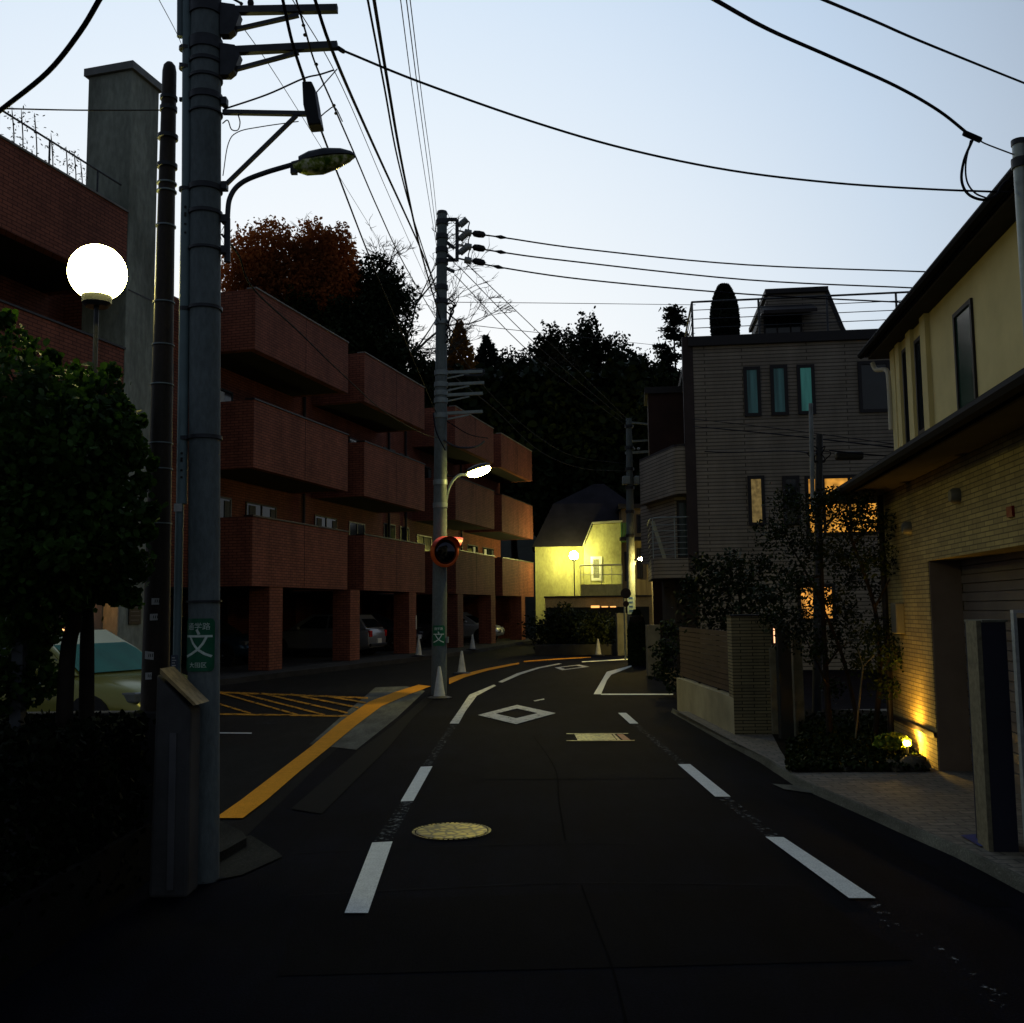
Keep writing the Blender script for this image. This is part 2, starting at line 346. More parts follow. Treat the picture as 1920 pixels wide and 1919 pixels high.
hl((404, 1298), (690, 1309)); hl((404, 1339), (655, 1343)); hl((404, 1318), (470, 1338)); hl((408, 1298), (560, 1341)); hl((445, 1299), (610, 1341)); hl((490, 1300), (652, 1337)); hl((545, 1302), (672, 1327)); hl((610, 1305), (686, 1318))
hb = MB()
for i, q in enumerate(hp): hb.poly(gpoly(q, .012+.0015*i))
tag(hb.build('yellow_hatching', P_YF), 'worn yellow hatched no-parking box in the lot', 'road marking', kind='thing')
mark('bay_line', [[(404, 1373.5), (472, 1374), (472, 1376), (404, 1375.5)]], P_WW, 'short white line in the lot right of the big pole', 'road marking')
mark('bay_line', [[(482, 1356), (518, 1354.5), (518, 1356.5), (482, 1358)]], P_F, 'faint short white line below the yellow hatching', 'road marking')
# seams and a long crack in the asphalt
m_seam = mat('asphalt_seam', (.012, .012, .015), .95, .6, 5, 0, .03); m_crack = mat('asphalt_crack', (.0025, .0025, .003), .95, .3, 5, 0, .02)
def crack(pts, wd, m, nm):
    b = MB(); q = spline([G(*p, .006) for p in pts], 6); w_ = wd
    for i in range(len(q)-1):
        d = (q[i+1]-q[i]).normalized(); s_ = Vector((-d.y, d.x, 0))*w_; b.poly([q[i]-s_, q[i+1]-s_, q[i+1]+s_, q[i]+s_])
    return struct(b.build(nm, m))
crack([(545, 1600), (800, 1588), (1080, 1581), (1200, 1582)], .006, m_seam, 'road_seam')
crack([(540, 1680), (800, 1666), (1085, 1655), (1500, 1660)], .006, m_seam, 'road_seam')
crack([(1090, 1660), (1120, 1740), (1150, 1820), (1175, 1919)], .005, m_crack, 'road_crack')
crack([(1000, 1380), (1040, 1440), (1048, 1500), (1060, 1575)], .006, m_crack, 'road_crack')
# darker relaid trenches and a lighter patch
m_tr = asphalt('relaid_asphalt', (.0028, .0029, .0052), .4, .03, .5); m_lp = asphalt('older_asphalt', (.0065, .0066, .0098), .4, .03, .6)
struct(MB().poly(gpoly([(940, 1385), (1240, 1382), (1300, 1460), (905, 1462)], .003)).build('road_patch', m_lp))
struct(MB().poly(gpoly([(560, 1690), (1500, 1664), (1710, 1800), (520, 1830)], .003)).build('road_patch', m_tr))
struct(MB().poly(gpoly([(1385, 1420), (1425, 1432), (1700, 1600), (1900, 1700), (1840, 1700), (1620, 1590)], .003)).build('road_patch', m_tr))
# ---- iron covers
def ironmat(name, c, sc_, thr=.5):
    m, t, b = newmat(name); v = pos_node(t); vo = t.nodes.new('ShaderNodeTexVoronoi'); vo.feature = 'DISTANCE_TO_EDGE'; vo.inputs['Scale'].default_value = sc_; t.links.new(v, vo.inputs['Vector'])
    n = noise(t, v, sc_*.7, 2)
    mxx = t.nodes.new('ShaderNodeMath'); mxx.operation = 'MULTIPLY'; t.links.new(vo.outputs['Distance'], mxx.inputs[0]); t.links.new(n, mxx.inputs[1])
    col = ramp(t, mxx.outputs[0], [(.02, tuple(x*.04 for x in c)), (.10, c)]); t.links.new(col, b.inputs['Base Color'])
    b.inputs['Metallic'].default_value = .95; b.inputs['Roughness'].default_value = .40; bump(t, b, mxx.outputs[0], .6, .01); return m
mh = thing('manhole_cover', 'round patterned iron manhole cover in the middle of the lane', 'manhole cover', G(847, 1561, .004))
c0 = G(847, 1561, 0); rr = (G(921, 1561, 0)-c0).length
MB().lathe(c0, [(rr*.90, .004), (rr*.90, .013)], 48).build('lid', ironmat('lamp_tinted_iron_lid', (.27, .23, .035), 13), mh)  # lid and ring carry the lamp's yellow reflection in their metal colour
b = MB(); n_ = 48
for k in range(n_):
    a0, a1 = 2*math.pi*k/n_, 2*math.pi*(k+.62)/n_
    b._a([c0+Vector((rr*.93*math.cos(a0), rr*.93*math.sin(a0), .012)), c0+Vector((rr*math.cos(a0), rr*math.sin(a0), .012)), c0+Vector((rr*math.cos(a1), rr*math.sin(a1), .012)), c0+Vector((rr*.93*math.cos(a1), rr*.93*math.sin(a1), .012))], [(0, 1, 2, 3)])
b.build('ring', ironmat('lamp_tinted_iron_ring', (.42, .36, .10), 6), mh)
dr = thing('utility_cover', 'rectangular iron utility cover in the lane beyond the manhole', 'utility cover', G(1125, 1382, .004))
MB().poly(gpoly([(1080, 1377), (1146, 1376.5), (1156, 1387.5), (1088, 1388)], .014)).build('lid', ironmat('lamp_tinted_iron_plate', (.20, .21, .06), 18), dr)  # yellow of the reflected lamps is put into the cover's metal colour
b = MB()
for q in ([(1062, 1375.5), (1178, 1375), (1178, 1376), (1062, 1376.6)], [(1062, 1388.6), (1190, 1388), (1190, 1389), (1062, 1389.6)], [(1077, 1377), (1080, 1377), (1088, 1388), (1083, 1388)], [(1148, 1376.5), (1152, 1376.5), (1164, 1388), (1158, 1388)]):
    b.poly(gpoly(q, .018))
b.build('rim', ironmat('lamp_tinted_iron_rim', (.25, .24, .12), 9), dr)
MB().poly(gpoly([(1156, 1377), (1168, 1377), (1182, 1387.5), (1168, 1387.5)], .016)).build('patch', mat('rust_plate', (.22, .06, .03), .6, .4, 20), dr)
# ---- right side: kerb and paved forecourt
kin = [(1270, 1334), (1378, 1392), (1440, 1422), (1505, 1462), (1640, 1517), (1715, 1549), (1815, 1592), (1877, 1622), (1960, 1664)]
ko = [(1258, 1336), (1362, 1396), (1425, 1430), (1486, 1472), (1618, 1530), (1692, 1564), (1790, 1607), (1850, 1638), (1935, 1684)]
b = MB(); ki = [G(x, y, .07) for x, y in kin]; kk = [G(x, y, 0) for x, y in ko]
for i in range(len(ki)-1):
    top = [Vector((kk[i].x+.03, kk[i].y, .065)), Vector((kk[i+1].x+.03, kk[i+1].y, .065)), ki[i+1], ki[i]]
    b.hexa([kk[i], kk[i+1], Vector((ki[i+1].x, ki[i+1].y, 0)), Vector((ki[i].x, ki[i].y, 0))]+top)
struct(b.build('kerb_right', A_CONC))
QP = Fr((0, 0), (0, 1), (1, 0))
m, t, bb = newmat('stone_pavers'); br = t.nodes.new('ShaderNodeTexBrick'); br.inputs['Scale'].default_value = 1; br.inputs['Brick Width'].default_value = .2; br.inputs['Row Height'].default_value = .1
br.inputs['Mortar Size'].default_value = .008; br.inputs['Color1'].default_value = (.17, .155, .13, 1); br.inputs['Color2'].default_value = (.11, .105, .09, 1); br.inputs['Mortar'].default_value = (.05, .05, .045, 1)
t.links.new(pos_node(t), br.inputs['Vector'])
t.links.new(mul(t, br.outputs['Color'], ramp(t, noise(t, pos_node(t), 14, 5), [(.35, (.55, .55, .55)), (.65, (1, 1, 1))])), bb.inputs['Base Color']); bb.inputs['Roughness'].default_value = .85
struct(MB().plate([Vector((p.x, p.y, .0)) for p in ki] + [Vector((7.5, ki[-1].y, 0)), Vector((7.5, ki[0].y, 0))], (0, 0, .068)).build('forecourt_paving', m))
mark('inlet_slab', [[(1448, 1470), (1500, 1473), (1538, 1482), (1520, 1487), (1470, 1480)]], A_CONC, 'pale drain inlet slab at the right kerb', 'drain', .012)
mark('blue_cover', [[(1800, 1566), (1860, 1563), (1862, 1585), (1838, 1587)]], mat('blue_plate', (.01, .03, .16), .5, .3, 10), 'small blue cover plate in the paving by the gate pillar', 'cover plate', .078)
s_ = [G(x, y, .074) for x, y in ((1447, 1375), (1462, 1405), (1490, 1448), (1745, 1446), (1700, 1372))]; struct(MB().poly(s_+[Vector((5.6, 15.5, .074)), Vector((3.2, 16.6, .074))]).build('garden_soil', mat('garden_soil', (.008, .007, .005), .95, .4, 5, 0, .03)))
# ---- hill behind everything
hv, hf = [], []; nx, ny = 60, 24
for j in range(ny):
    for i in range(nx):
        x = -90+180*i/(nx-1); y = 58+4.2*j
        z = -.2+min(1, (y-58)/45)*(13+4*math.sin(x*.05+1)+2*math.sin(x*.21))*(1-.25*math.exp(-((x-6)/12)**2))
        hv.append((x, y, z))
hf = [(j*nx+i, j*nx+i+1, (j+1)*nx+i+1, (j+1)*nx+i) for j in range(ny-1) for i in range(nx-1)]
hb = MB(); hb._a(hv, hf); struct(hb.build('hill', mat('leaf_litter', (.008, .010, .006), 1, .5, .4, 0, .05), smooth=True))
def hillz(x, y):
    return 0 if y < 58 else -.2+min(1, (y-58)/45)*(13+4*math.sin(x*.05+1)+2*math.sin(x*.21))*(1-.25*math.exp(-((x-6)/12)**2))
# ------------------------------------------------------------------ brick flats on the left
_o = P(472, 1100, 26.0); QB = Fr((_o.x, _o.y), (.266, .964), (.964, -.266))
m_brick = tiles('red_brick_tile', QB, (.30, .102, .064), (.22, .073, .047), (.10, .036, .025), .24, .075, .010, .8, .15, .48)
m_cap = mat('parapet_capping', (.16, .15, .14), .7, .3, 2)
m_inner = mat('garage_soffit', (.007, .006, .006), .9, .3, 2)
bld = thing('brick_apartment_building', 'long three-storey red brick apartment block with jutting balconies over an open garage', 'apartment building', QB(9, -4, 0))
b = MB()
for u0, u1 in ((-12, -5.36), (-4.3, 29.6)): b.fbox(QB, u0, u1, -9, -1.9, 2.35, 9.9)
b.fbox(QB, -5.36, -4.3, -9, -2.4, 2.35, 9.9)
b.fbox(QB, -12, 29.6, -9, -8.7, 0, 2.35); b.fbox(QB, 29.3, 29.6, -8.7, -.6, 0, 2.35); b.fbox(QB, -4.0, -3.7, -8.7, -1.9, 0, 2.35); b.fbox(QB, -12, -6.6, -8.7, -1.9, 0, 2.35)
b.build('wall', m_brick, bld)
blocks = [(-12, -5.34), (0, 5.78), (7.05, 12.7), (16.35, 22.0), (23.3, 29.3)]
lv = [(2.35, 4.14), (5.42, 7.20), (8.54, 10.17)]
for i, (u0, u1) in enumerate(blocks):
    for k, (z0, z1) in enumerate(lv):
        b = MB()                                     # a parapet box: front and two sides, floor slab inside
        b.fbox(QB, u0, u1, -.22, 0, z0, z1); b.fbox(QB, u0, u0+.2, -1.9, -.22, z0, z1); b.fbox(QB, u1-.2, u1, -1.9, -.22, z0, z1)
        bo = b.build('balcony' if k < 2 else 'parapet', m_brick, bld)
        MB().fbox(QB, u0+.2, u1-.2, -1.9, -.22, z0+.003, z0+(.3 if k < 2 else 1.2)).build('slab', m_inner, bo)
        MB().fbox(QB, u0-.02, u1+.02, -.25, .03, z1, z1+.04).build('capping', m_cap if k == 2 else M['frame'], bo)
for u0 in (.96, 6.05, 11.1, 16.6, 21.4, 26.8):
    MB().fbox(QB, u0, u0+.72, -.62, -.02, .14, 2.35).build('column', m_brick, bld)
    MB().fbox(QB, u0+.05, u0+.65, -8, -7.4, .14, 2.35).build('column', m_brick, bld)
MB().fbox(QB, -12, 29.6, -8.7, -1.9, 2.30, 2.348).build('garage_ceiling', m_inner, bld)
def window(parent, Q, u0, u1, z0, z1, v, pane='glass', mull=(.5,), fr='frame', fw=.05, pr=.03, lab=None):
    b = MB()
    b.fbox(Q, u0, u1, v, v+pr, z0, z0+fw); b.fbox(Q, u0, u1, v, v+pr, z1-fw, z1)
    b.fbox(Q, u0, u0+fw, v, v+pr, z0+fw, z1-fw); b.fbox(Q, u1-fw, u1, v, v+pr, z0+fw, z1-fw)
    for k in mull:
        uc = u0+(u1-u0)*k; b.fbox(Q, uc-fw*.4, uc+fw*.4, v, v+pr*1.2, z0+fw, z1-fw)
    f = b.build('window', M[fr] if isinstance(fr, str) else fr, parent, label=lab)
    MB().fbox(Q, u0+fw, u1-fw, v-.01, v+pr*.35, z0+fw, z1-fw).build('pane', M[pane] if isinstance(pane, str) else pane, f)
    return f
def panel(parent, Q, u0, u1, z0, z1, v, m): return MB().fbox(Q, u0, u1, v, v+.012, z0, z1).build('curtain', m, parent)
wins = {0: [(-11, -9), (-8, -6)], 1: [(.3, 2.1), (2.9, 4.7)], 2: [(7.3, 9.0), (10.0, 11.4)], 3: [(16.8, 18.6), (19.5, 21.4)], 4: [(23.7, 25.4), (26.3, 28.2)]}
for bi, ws in wins.items():
    for wi, (u0, u1) in enumerate(ws):
        for k, z0 in enumerate((2.75, 5.8)):
            f = window(bld, QB, u0, u1, z0, z0+2.15, -1.9, 'glass', (.5,), 'alu' if (bi+wi+k) % 2 else 'frame')
            r_ = (bi*7+wi*3+k*5) % 4
            h0, h1 = z0+.1, z0+2.05
            if r_ != 1: panel(f, QB, u0+(.1 if r_ else .55)*(u1-u0), u0+(.30 if r_ else .74)*(u1-u0), h0, h1, -1.882, M['curtain'] if (k == 1 or bi > 2) else M['dimcurtain'])
            if r_ > 1: panel(f, QB, u0+.8*(u1-u0), u0+.95*(u1-u0), h0, h1, -1.882, M['dimcurtain'])
for (u0, u1) in ((13.2, 14.4), (14.9, 15.9), (-3.4, -2.2), (-1.8, -.8)):
    for z0 in (3.9, 6.9): window(bld, QB, u0, u1, z0, z0+1.2, -1.9, 'glass', (.5,), 'alu')
struct(MB().plate([Vector((*QB(u, v, 0).xy, 0)) for u, v in ((-12, .4), (-2.5, .55), (9.7, 1.3), (14, 1.4), (22, .9), (29.6, .5), (29.6, -8.7), (-12, -8.7))], (0, 0, .14)).build('garage_floor', asphalt('garage_concrete', (.04, .04, .042), .3, .1, .3)))
for u in (6.4, 13.6, 15.4, 22.6): MB().tube([QB(u, -1.82, 2.4), QB(u, -1.82, 9.8)], .05, 8).build('downpipe', M['frame'], bld)
for u, z in ((2.4, 6.1), (5.0, 6.1), (8.7, 6.1), (17.9, 6.1), (20.9, 3.1), (25.6, 3.1)):
    a_ = MB().fbox(QB, u, u+.7, -1.88, -1.6, z+.7, z+1.25).build('air_conditioner', mat('ac_casing', (.22, .22, .2), .6, .2, 4), bld)
    MB().lathe(QB(u+.28, -1.6, z+.97), [(.21, 0), (.21, .012)], 20, QB.v).build('fan_grille', M['frame'], a_)
m_joint = mat('expansion_joint', (.03, .012, .010), .9, .3, 5)
for u0, u1 in blocks[1:]:
    for z0, z1 in lv: MB().fbox(QB, (u0+u1)/2-.012, (u0+u1)/2+.012, 0, .003, z0+.02, z1-.01).build('joint', m_joint, bld)
# roof railing on the first block
b = MB(); b.tube([QB(-12, -.1, 10.75), QB(-5.45, -.1, 10.75)], .02, 6)
for u in (-11, -8.9, -7.6, -6.2): b.tube([QB(u, -.1, 10.17), QB(u, -.1, 10.75)], .02, 6)
b.build('roof_rail', M['darksteel'], bld)
# concrete shaft in front of the block joint
ch = thing('concrete_chimney', 'tall square weathered concrete chimney shaft beside the brick block', 'chimney', QB(-4.6, -.5, 0))
b = MB(); b.fbox(QB, -5.32, -4.34, -1.10, .0, 0, 13.38)
b.build('shaft', M['concrete'], ch, bevel=.015)
MB().fbox(QB, -5.39, -4.27, -1.17, .07, 13.38, 13.55).build('cap', mat('chimney_cap', (.18, .19, .19), .8, .25, 3), ch)
MB().fbox(QB, -5.26, -4.38, 0, .006, 8.5, 8.53).build('joint', M['frame'], ch)
en = thing('entrance_wall', 'pale rendered entrance wall under the brick block, behind the parked car', 'wall', QB(-5.8, -1, 0))
MB().fbox(QB, -6.55, -5.36, -1.6, -.35, 0, 2.345).build('wall', mat('pale_render', (.22, .20, .17), .85, .3, 1.5), en)
pb = MB(); pb.fbox(QB, -5.0, -4.6, .008, .03, 1.45, 2.0)
pq = tag(pb.build('notice_board', M['frame']), 'small dark notice board on the foot of the concrete chimney', 'notice board')
b = MB()
for k in range(5): b.fbox(QB, -4.95, -4.67+.05*(k % 2), .031, .034, 1.53+.09*k, 1.545+.09*k)
b.build('lettering', mat('grey_letters', (.12, .12, .13), .7, .1, 5), pq)

# ------------------------------------------------------------------ grey tiled house, right middle
_o = P(1306, 900, 27.0); QG = Fr((_o.x, _o.y), (1, -.117), (-.117, -1))
m_gb = tiles('grey_ribbed_tile', QG, (.29, .255, .21), (.235, .205, .17), (.09, .08, .065), 2.7, .098, .013, .75, .15, .35, .37, .6)
gh = thing('grey_house', 'grey tiled three-storey house with three slim windows and a roof terrace', 'house', QG(4, -3, 0))
MB().fbox(QG, 0, 8.6, -8, 0, 0, 8.72).build('wall', m_gb, gh)
MB().fbox(QG, -.12, 8.7, -8.1, .1, 8.72, 8.98).build('parapet_capping', M['frame'], gh)
MB().fbox(QG, -.28, 0, -.3, .02, 2.6, 9.0).build('corner_post', mat('brown_panel', (.03, .02, .02), .7, .3, 3), gh)
m_teal = emis('lit_teal_curtain', (.035, .15, .135), .42, .6, 2, (3, 3, .25)); m_tg = emis('dim_teal_curtain', (.02, .06, .065), .36, .8, 2, (3, 3, .2))
m_fro = emis('frosted_lit_glass', (.22, .15, .05), .7, .6, 9); m_room = emis('lit_room', (1.0, .44, .06), .9, .85, 2.6); m_warm = emis('warm_window', (1.0, .42, .07), 1.0, .75, 4)
def gw(px, pane, mull=(), lab=None, Q=QG, par=gh, v=0, fw=.09, pr=.05, fr='frame'):
    (ua, za), (ub, zb) = Q.px(px[0], px[1], v), Q.px(px[2], px[3], v)
    return window(par, Q, min(ua, ub), max(ua, ub), min(za, zb), max(za, zb), v, pane, mull, fr, fw, pr, lab)
gw((1393, 689, 1428, 781), m_tg); gw((1443, 686, 1479, 779), m_tg); gw((1493, 685, 1530, 777), m_teal, lab='slim window with a teal lit curtain')
gw((1607, 679, 1672, 773), 'glass'); gw((1401, 893, 1436, 986), m_fro, lab='slim frosted window lit yellow'); gw((1466, 893, 1502, 985), 'glass')
lw = gw((1508, 893, 1652, 1003), m_room, (.25, .6), lab='wide lit window with warm ceiling lights'); gw((1494, 1096, 1568, 1166), m_warm, (.45,), lab='ground-floor window glowing orange')
# roof rail
rl = thing('terrace_railing', 'thin metal railing round the roof terrace of the grey house', 'railing', QG(4, -2, 8.98))
b = MB(); zc = [9.98]
ang = [QG(.02, 0, 8.98), QG(8.2, 0, 8.98)]
b.tube([QG(.02, -.05, 9.98), QG(8.3, -.05, 9.98)], .028, 6); b.tube([QG(8.3, -.05, 9.98), QG(8.3, -5.5, 9.98)], .028, 6); b.tube([QG(.02, -.05, 9.98), QG(.02, -5.5, 9.98)], .028, 6)
b.build('top_rail', M['darksteel'], rl)
b = MB()
for z in (9.25, 9.5, 9.75): b.tube([QG(.02, -.05, z), QG(8.3, -.05, z)], .012, 5); b.tube([QG(8.3, -.05, z), QG(8.3, -5.5, z)], .012, 5); b.tube([QG(.02, -.05, z), QG(.02, -5.5, z)], .012, 5)
b.build('wires', M['darksteel'], rl)
for u, v in ((.02, -.05), (1.8, -.05), (3.6, -.05), (5.4, -.05), (8.3, -.05), (.02, -2.7), (.02, -5.5), (8.3, -2.7)): MB().tube([QG(u, v, 8.98), QG(u, v, 9.98)], .03 if v > -1 else .018, 6).build('post', M['darksteel'], rl)
# penthouse with raking sides
_u = lambda x, y, v=-2.0: QG.px(x, y, v)
ph = thing('rooftop_penthouse', 'small penthouse with raking sides and an awning on the grey roof', 'penthouse', QG(4, -4, 8.98))
p4 = [_u(1413, 632), _u(1442, 549), _u(1545, 544), _u(1590, 626)]
MB().plate([QG(u, -2.0, max(z, 8.985)) for u, z in p4], QG.v*-4).build('wall', m_gb, ph)
u0, z0 = _u(1434, 553); u1, z1 = _u(1552, 545)
MB().fbox(QG, u0, u1, -6.1, -1.9, z0+.0, z0+.14).build('roof', M['frame'], ph)
(ua, za), (ub, zb) = _u(1424, 575), _u(1522, 566)
MB().plate([QG(ua, -1.98, za), QG(ua, -1.2, za-.35), QG(ua, -1.2, za-.45), QG(ua, -1.98, za-.2)], QG.u*(ub-ua)).build('awning', M['soffit'], ph)
window(ph, QG, ua+.1, ub-.3, 9.02, za-.3, -1.99, 'glass', (.35, .7), 'frame')
b = MB(); b.plate([QG(_u(1545, 544)[0], -1.97, _u(1545, 544)[1]), QG(_u(1590, 626)[0], -1.97, 9.0), QG(_u(1590, 626)[0]+.12, -1.97, 9.0), QG(_u(1545, 544)[0]+.12, -1.97, _u(1545, 544)[1])], QG.v*-4)
b.build('side_flashing', M['frame'], ph)
# round-fronted bay to the left of the grey house
bay = thing('curved_bay', 'rounded grey tiled bay with a balcony beside the grey house', 'bay', QG(-1, -1, 2))
_n = QG(-.60, -.0, 0); _sd = Vector((-.21, .98, 0)).normalized()
_c = [QG(0, -.02, 0), QG(-.38, -.02, 0)] + [QG(-.38-.24*math.sin(R(a_)), -.02-.24*(1-math.cos(R(a_))), 0) for a_ in (25, 50, 75)]
_far = _c[-1]+_sd*2.7
bp = _c+[_far, _far+Vector((1.2, 1.2, 0)), QG(0, -5, 0)]
def slab(z0, z1, pts=bp): return MB().plate([Vector((p.x, p.y, z0)) for p in pts], (0, 0, z1-z0))
slab(4.72, 6.0).build('upper_wall', m_gb, bay)
slab(6.0, 6.07).build('coping', M['frame'], bay)
_b = [QG(0, .02, 0), QG(-.9, .02, 0)]+[QG(-.9-.35*math.sin(R(a_)), .02-.45*(1-math.cos(R(a_))), 0) for a_ in (30, 60, 90)]+[QG(-1.3, -3.2, 0), QG(0, -3.2, 0)]
slab(2.45, 2.98, _b).build('balcony_slab', m_gb, bay)
slab(2.98, 4.72, [QG(0, -.72, 0), QG(-.55, -.72, 0)]+[p+QG.v*-.7 for p in (_c[-1], _far)]+[_far+Vector((1.2, 1.2, 0)), QG(0, -5, 0)]).build('wall', m_gb, bay)
slab(0, 2.45, [QG(-.05, -1.2, 0), QG(-.6, -1.2, 0), QG(-.9, -3.4, 0), QG(0, -5, 0)]).build('ground_wall', mat('dark_brown_wall', (.025, .02, .018), .8, .3, 2), bay)
window(bay, QG, -.52, -.06, 3.0, 4.6, -.71, mat('door_glass', (.03, .05, .05), .15, .3, 4, stretch=(5, 5, .5)), (), 'frame', .06, .04)
b = MB(); _r = [QG(0, .0, 0)]+_b[1:6]
for k in range(6):
    z = 3.08+.16*k; b.tube([Vector((p.x, p.y, z)) for p in _r], .009, 5)
b.tube([Vector((p.x, p.y, 4.08)) for p in _r], .016, 6)
b.build('rails', M['steel'], bay)
b = MB(); q = QG(-1.24, -.3, 0); b.plate([q+Vector((.30, 0, 3.0)), q+Vector((.40, 0, 3.0)), q+Vector((.10, 0, 4.02)), q+Vector((.0, 0, 4.0))], QG.v*.05); b.build('raking_post', mat('pale_metal', (.30, .30, .22), .5, .2, 3), bay)
for u_ in (-1.2, -.62): MB().tube([QG(u_, .0, 2.98), QG(u_, .0, 4.08)], .014, 6).build('rail_post', M['steel'], bay)
rc = thing('brown_stair_tower', 'dark brown stair tower rising behind the curved bay', 'tower', QG(-.7, -4, 0))
MB().fbox(QG, -1.15, -.02, -6.0, -4.2, 0, 8.35).build('wall', mat('brown_tile', (.03, .013, .010), .85, .3, 2), rc)
MB().fbox(QG, -1.25, -.01, -6.1, -4.1, 8.35, 8.55).build('coping', M['frame'], rc)

# ------------------------------------------------------------------ cream house, right foreground
_o = G(1770, 1465); DH = (-.1316, -.9913); NH = (-.9913, .1316)
_f = Fr((_o.x, _o.y), DH, NH); uc, _ = _f.px(1657, 1000)
QH = Fr((_f(uc, 0, 0).x, _f(uc, 0, 0).y), DH, NH)          # u = 0 at the far corner, grows towards the camera
m_ht = tiles('lamp_yellowed_split_tile', QH, (.48, .385, .155), (.33, .265, .115), (.16, .13, .065), .21, .043, .005, .85, .15, .35, .5, .5)  # yellow wash of an unseen street lamp is mixed into the tile colours
m_cream = mat('cream_render', (.62, .53, .26), .9, .12, 1.2, 0, .1, .5, 220)
m_roof = mat('dark_roof_tile', (.012, .011, .014), .8, .3, 3, 0, .08)
ho = thing('cream_house', 'two-storey cream house with dark roofs and a tiled garage front', 'house', QH(3, -3, 0))
ug0 = QH.px(1752, 1300)[0]; ug1 = ug0+4.6; zg = QH.px(1752, 1050)[1]
zl = 2.93
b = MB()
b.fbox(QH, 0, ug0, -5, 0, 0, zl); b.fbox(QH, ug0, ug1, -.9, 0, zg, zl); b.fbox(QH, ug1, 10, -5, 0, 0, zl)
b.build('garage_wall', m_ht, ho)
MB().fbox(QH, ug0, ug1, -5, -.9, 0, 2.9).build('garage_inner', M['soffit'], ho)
b = MB()
for k in range(27): b.fbox(QH, ug0+.02, ug1, -.34, -.31+.012*(k % 2), .07+.085*k, .07+.085*k+.078)
b.fbox(QH, ug0+.01, ug1, -.38, -.35, .06, 2.5)
b.build('shutter', mat('brown_shutter', (.12, .10, .085), .6, .2, 2), ho)
MB().fbox(QH, ug0-.002, ug0+.02, -.3, -.01, .07, zg).build('reveal', mat('brown_reveal', (.16, .12, .09), .8, .2, 2), ho)
za = QH.px(1700, 1354)[1]
MB().fbox(QH, -.01, ug0+.01, .001, .03, za-.025, za+.02).build('base_trim', M['frame'], ho)
MB().fbox(QH, 4.1, 4.22, .001, .02, 2.3, 2.38).build('alarm_plate', mat('red_plate', (.16, .003, .003), .5, .1, 3), ho)
MB().tube([QH(.12, .05, .1), QH(.12, .05, zl-.02)], .035, 10).build('downpipe', M['frame'], ho)
for u_, z_ in ((1.2, 2.45), (2.9, 2.6)): MB().lathe(QH(u_, .0, z_), [(.07, 0), (.07, .05), (.05, .08)], 16, QH.v).build('vent_hood', mat('vent_metal', (.10, .10, .09), .5, .2, 3), ho, smooth=40)
MB().fbox(QH, .55, .78, .001, .09, 1.35, 1.68).build('meter_box', mat('meter_grey', (.12, .12, .10), .6, .2, 3), ho, bevel=.01)
# lower roof: fascia, gutter, soffit, tiled slope
e0 = P(1550, 942, 12.75); ue, ve = (e0-QH.o).dot(QH.u), (e0-QH.o).dot(QH.v); ze = e0.z
b = MB(); b.hexa([QH(ue, ve, ze-.05), QH(10, ve, ze-.05), QH(10, -4, ze+1.1), QH(ue, -4, ze+1.1), QH(ue, ve, ze+.1), QH(10, ve, ze+.1), QH(10, -4, ze+1.3), QH(ue, -4, ze+1.3)])
b.build('lower_roof', m_roof, ho)
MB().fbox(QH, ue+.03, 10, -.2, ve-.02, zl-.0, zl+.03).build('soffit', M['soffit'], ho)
b = MB(); b.tube([QH(ue-.02, ve+.05, ze+.0), QH(10, ve+.05, ze+.0)], .055, 8); b.build('gutter', mat('gutter_plastic', (.010, .009, .010), .8, .2, 3, 0, .05), ho)
MB().fbox(QH, ue, 10, ve-.03, ve, zl-.03, ze-.03).build('fascia', mat('fascia_edge', (.02, .018, .016), .8, .2, 3, 0, .05), ho)
# raised hip where the roof turns
b = MB(); b.hexa([QH(3.9, ve-.1, ze+.1), QH(10, ve-.1, ze+.1), QH(10, -1.5, ze+.9), QH(4.9, -1.5, ze+.9), QH(4.3, ve-.12, ze+.13), QH(10, ve-.12, ze+.16), QH(10, -1.6, ze+1.0), QH(5.2, -1.6, ze+1.0)]); b.build('hip_tiles', m_roof, ho)
# upper storey
_c = P(1676, 800, 14.6); QU = Fr((_c.x, _c.y), DH, NH)
e1 = P(1622, 669, 15.0); uu, vu = (e1-QU.o).dot(QU.u), (e1-QU.o).dot(QU.v); zu = e1.z
print('upper eave', e1, uu, vu, 'lower eave', e0, ue, ve, 'corner', QH.o)
MB().fbox(QU, 0, 13, -4.2, 0, 0, zu).build('upper_wall', m_cream, ho)
b = MB(); b.hexa([QU(uu, vu, zu-.02), QU(13, vu, zu-.02), QU(13, -2.2, zu+.75), QU(uu, -2.2, zu+.75), QU(uu, vu, zu+.16), QU(13, vu, zu+.16), QU(13, -2.2, zu+.95), QU(uu, -2.2, zu+.95)])
b.hexa([QU(uu, -2.2, zu+.75), QU(13, -2.2, zu+.75), QU(13, -4.9, zu-.05), QU(uu, -4.9, zu-.05), QU(uu, -2.2, zu+.95), QU(13, -2.2, zu+.95), QU(13, -4.9, zu+.15), QU(uu, -4.9, zu+.15)])
b.build('upper_roof', m_roof, ho)
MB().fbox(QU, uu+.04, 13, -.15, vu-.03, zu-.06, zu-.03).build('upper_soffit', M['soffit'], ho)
b = MB(); b.tube([QU(uu-.05, vu+.05, zu+.03), QU(13, vu+.05, zu+.03)], .055, 8); b.build('upper_gutter', bpy.data.materials['gutter_plastic'], ho)
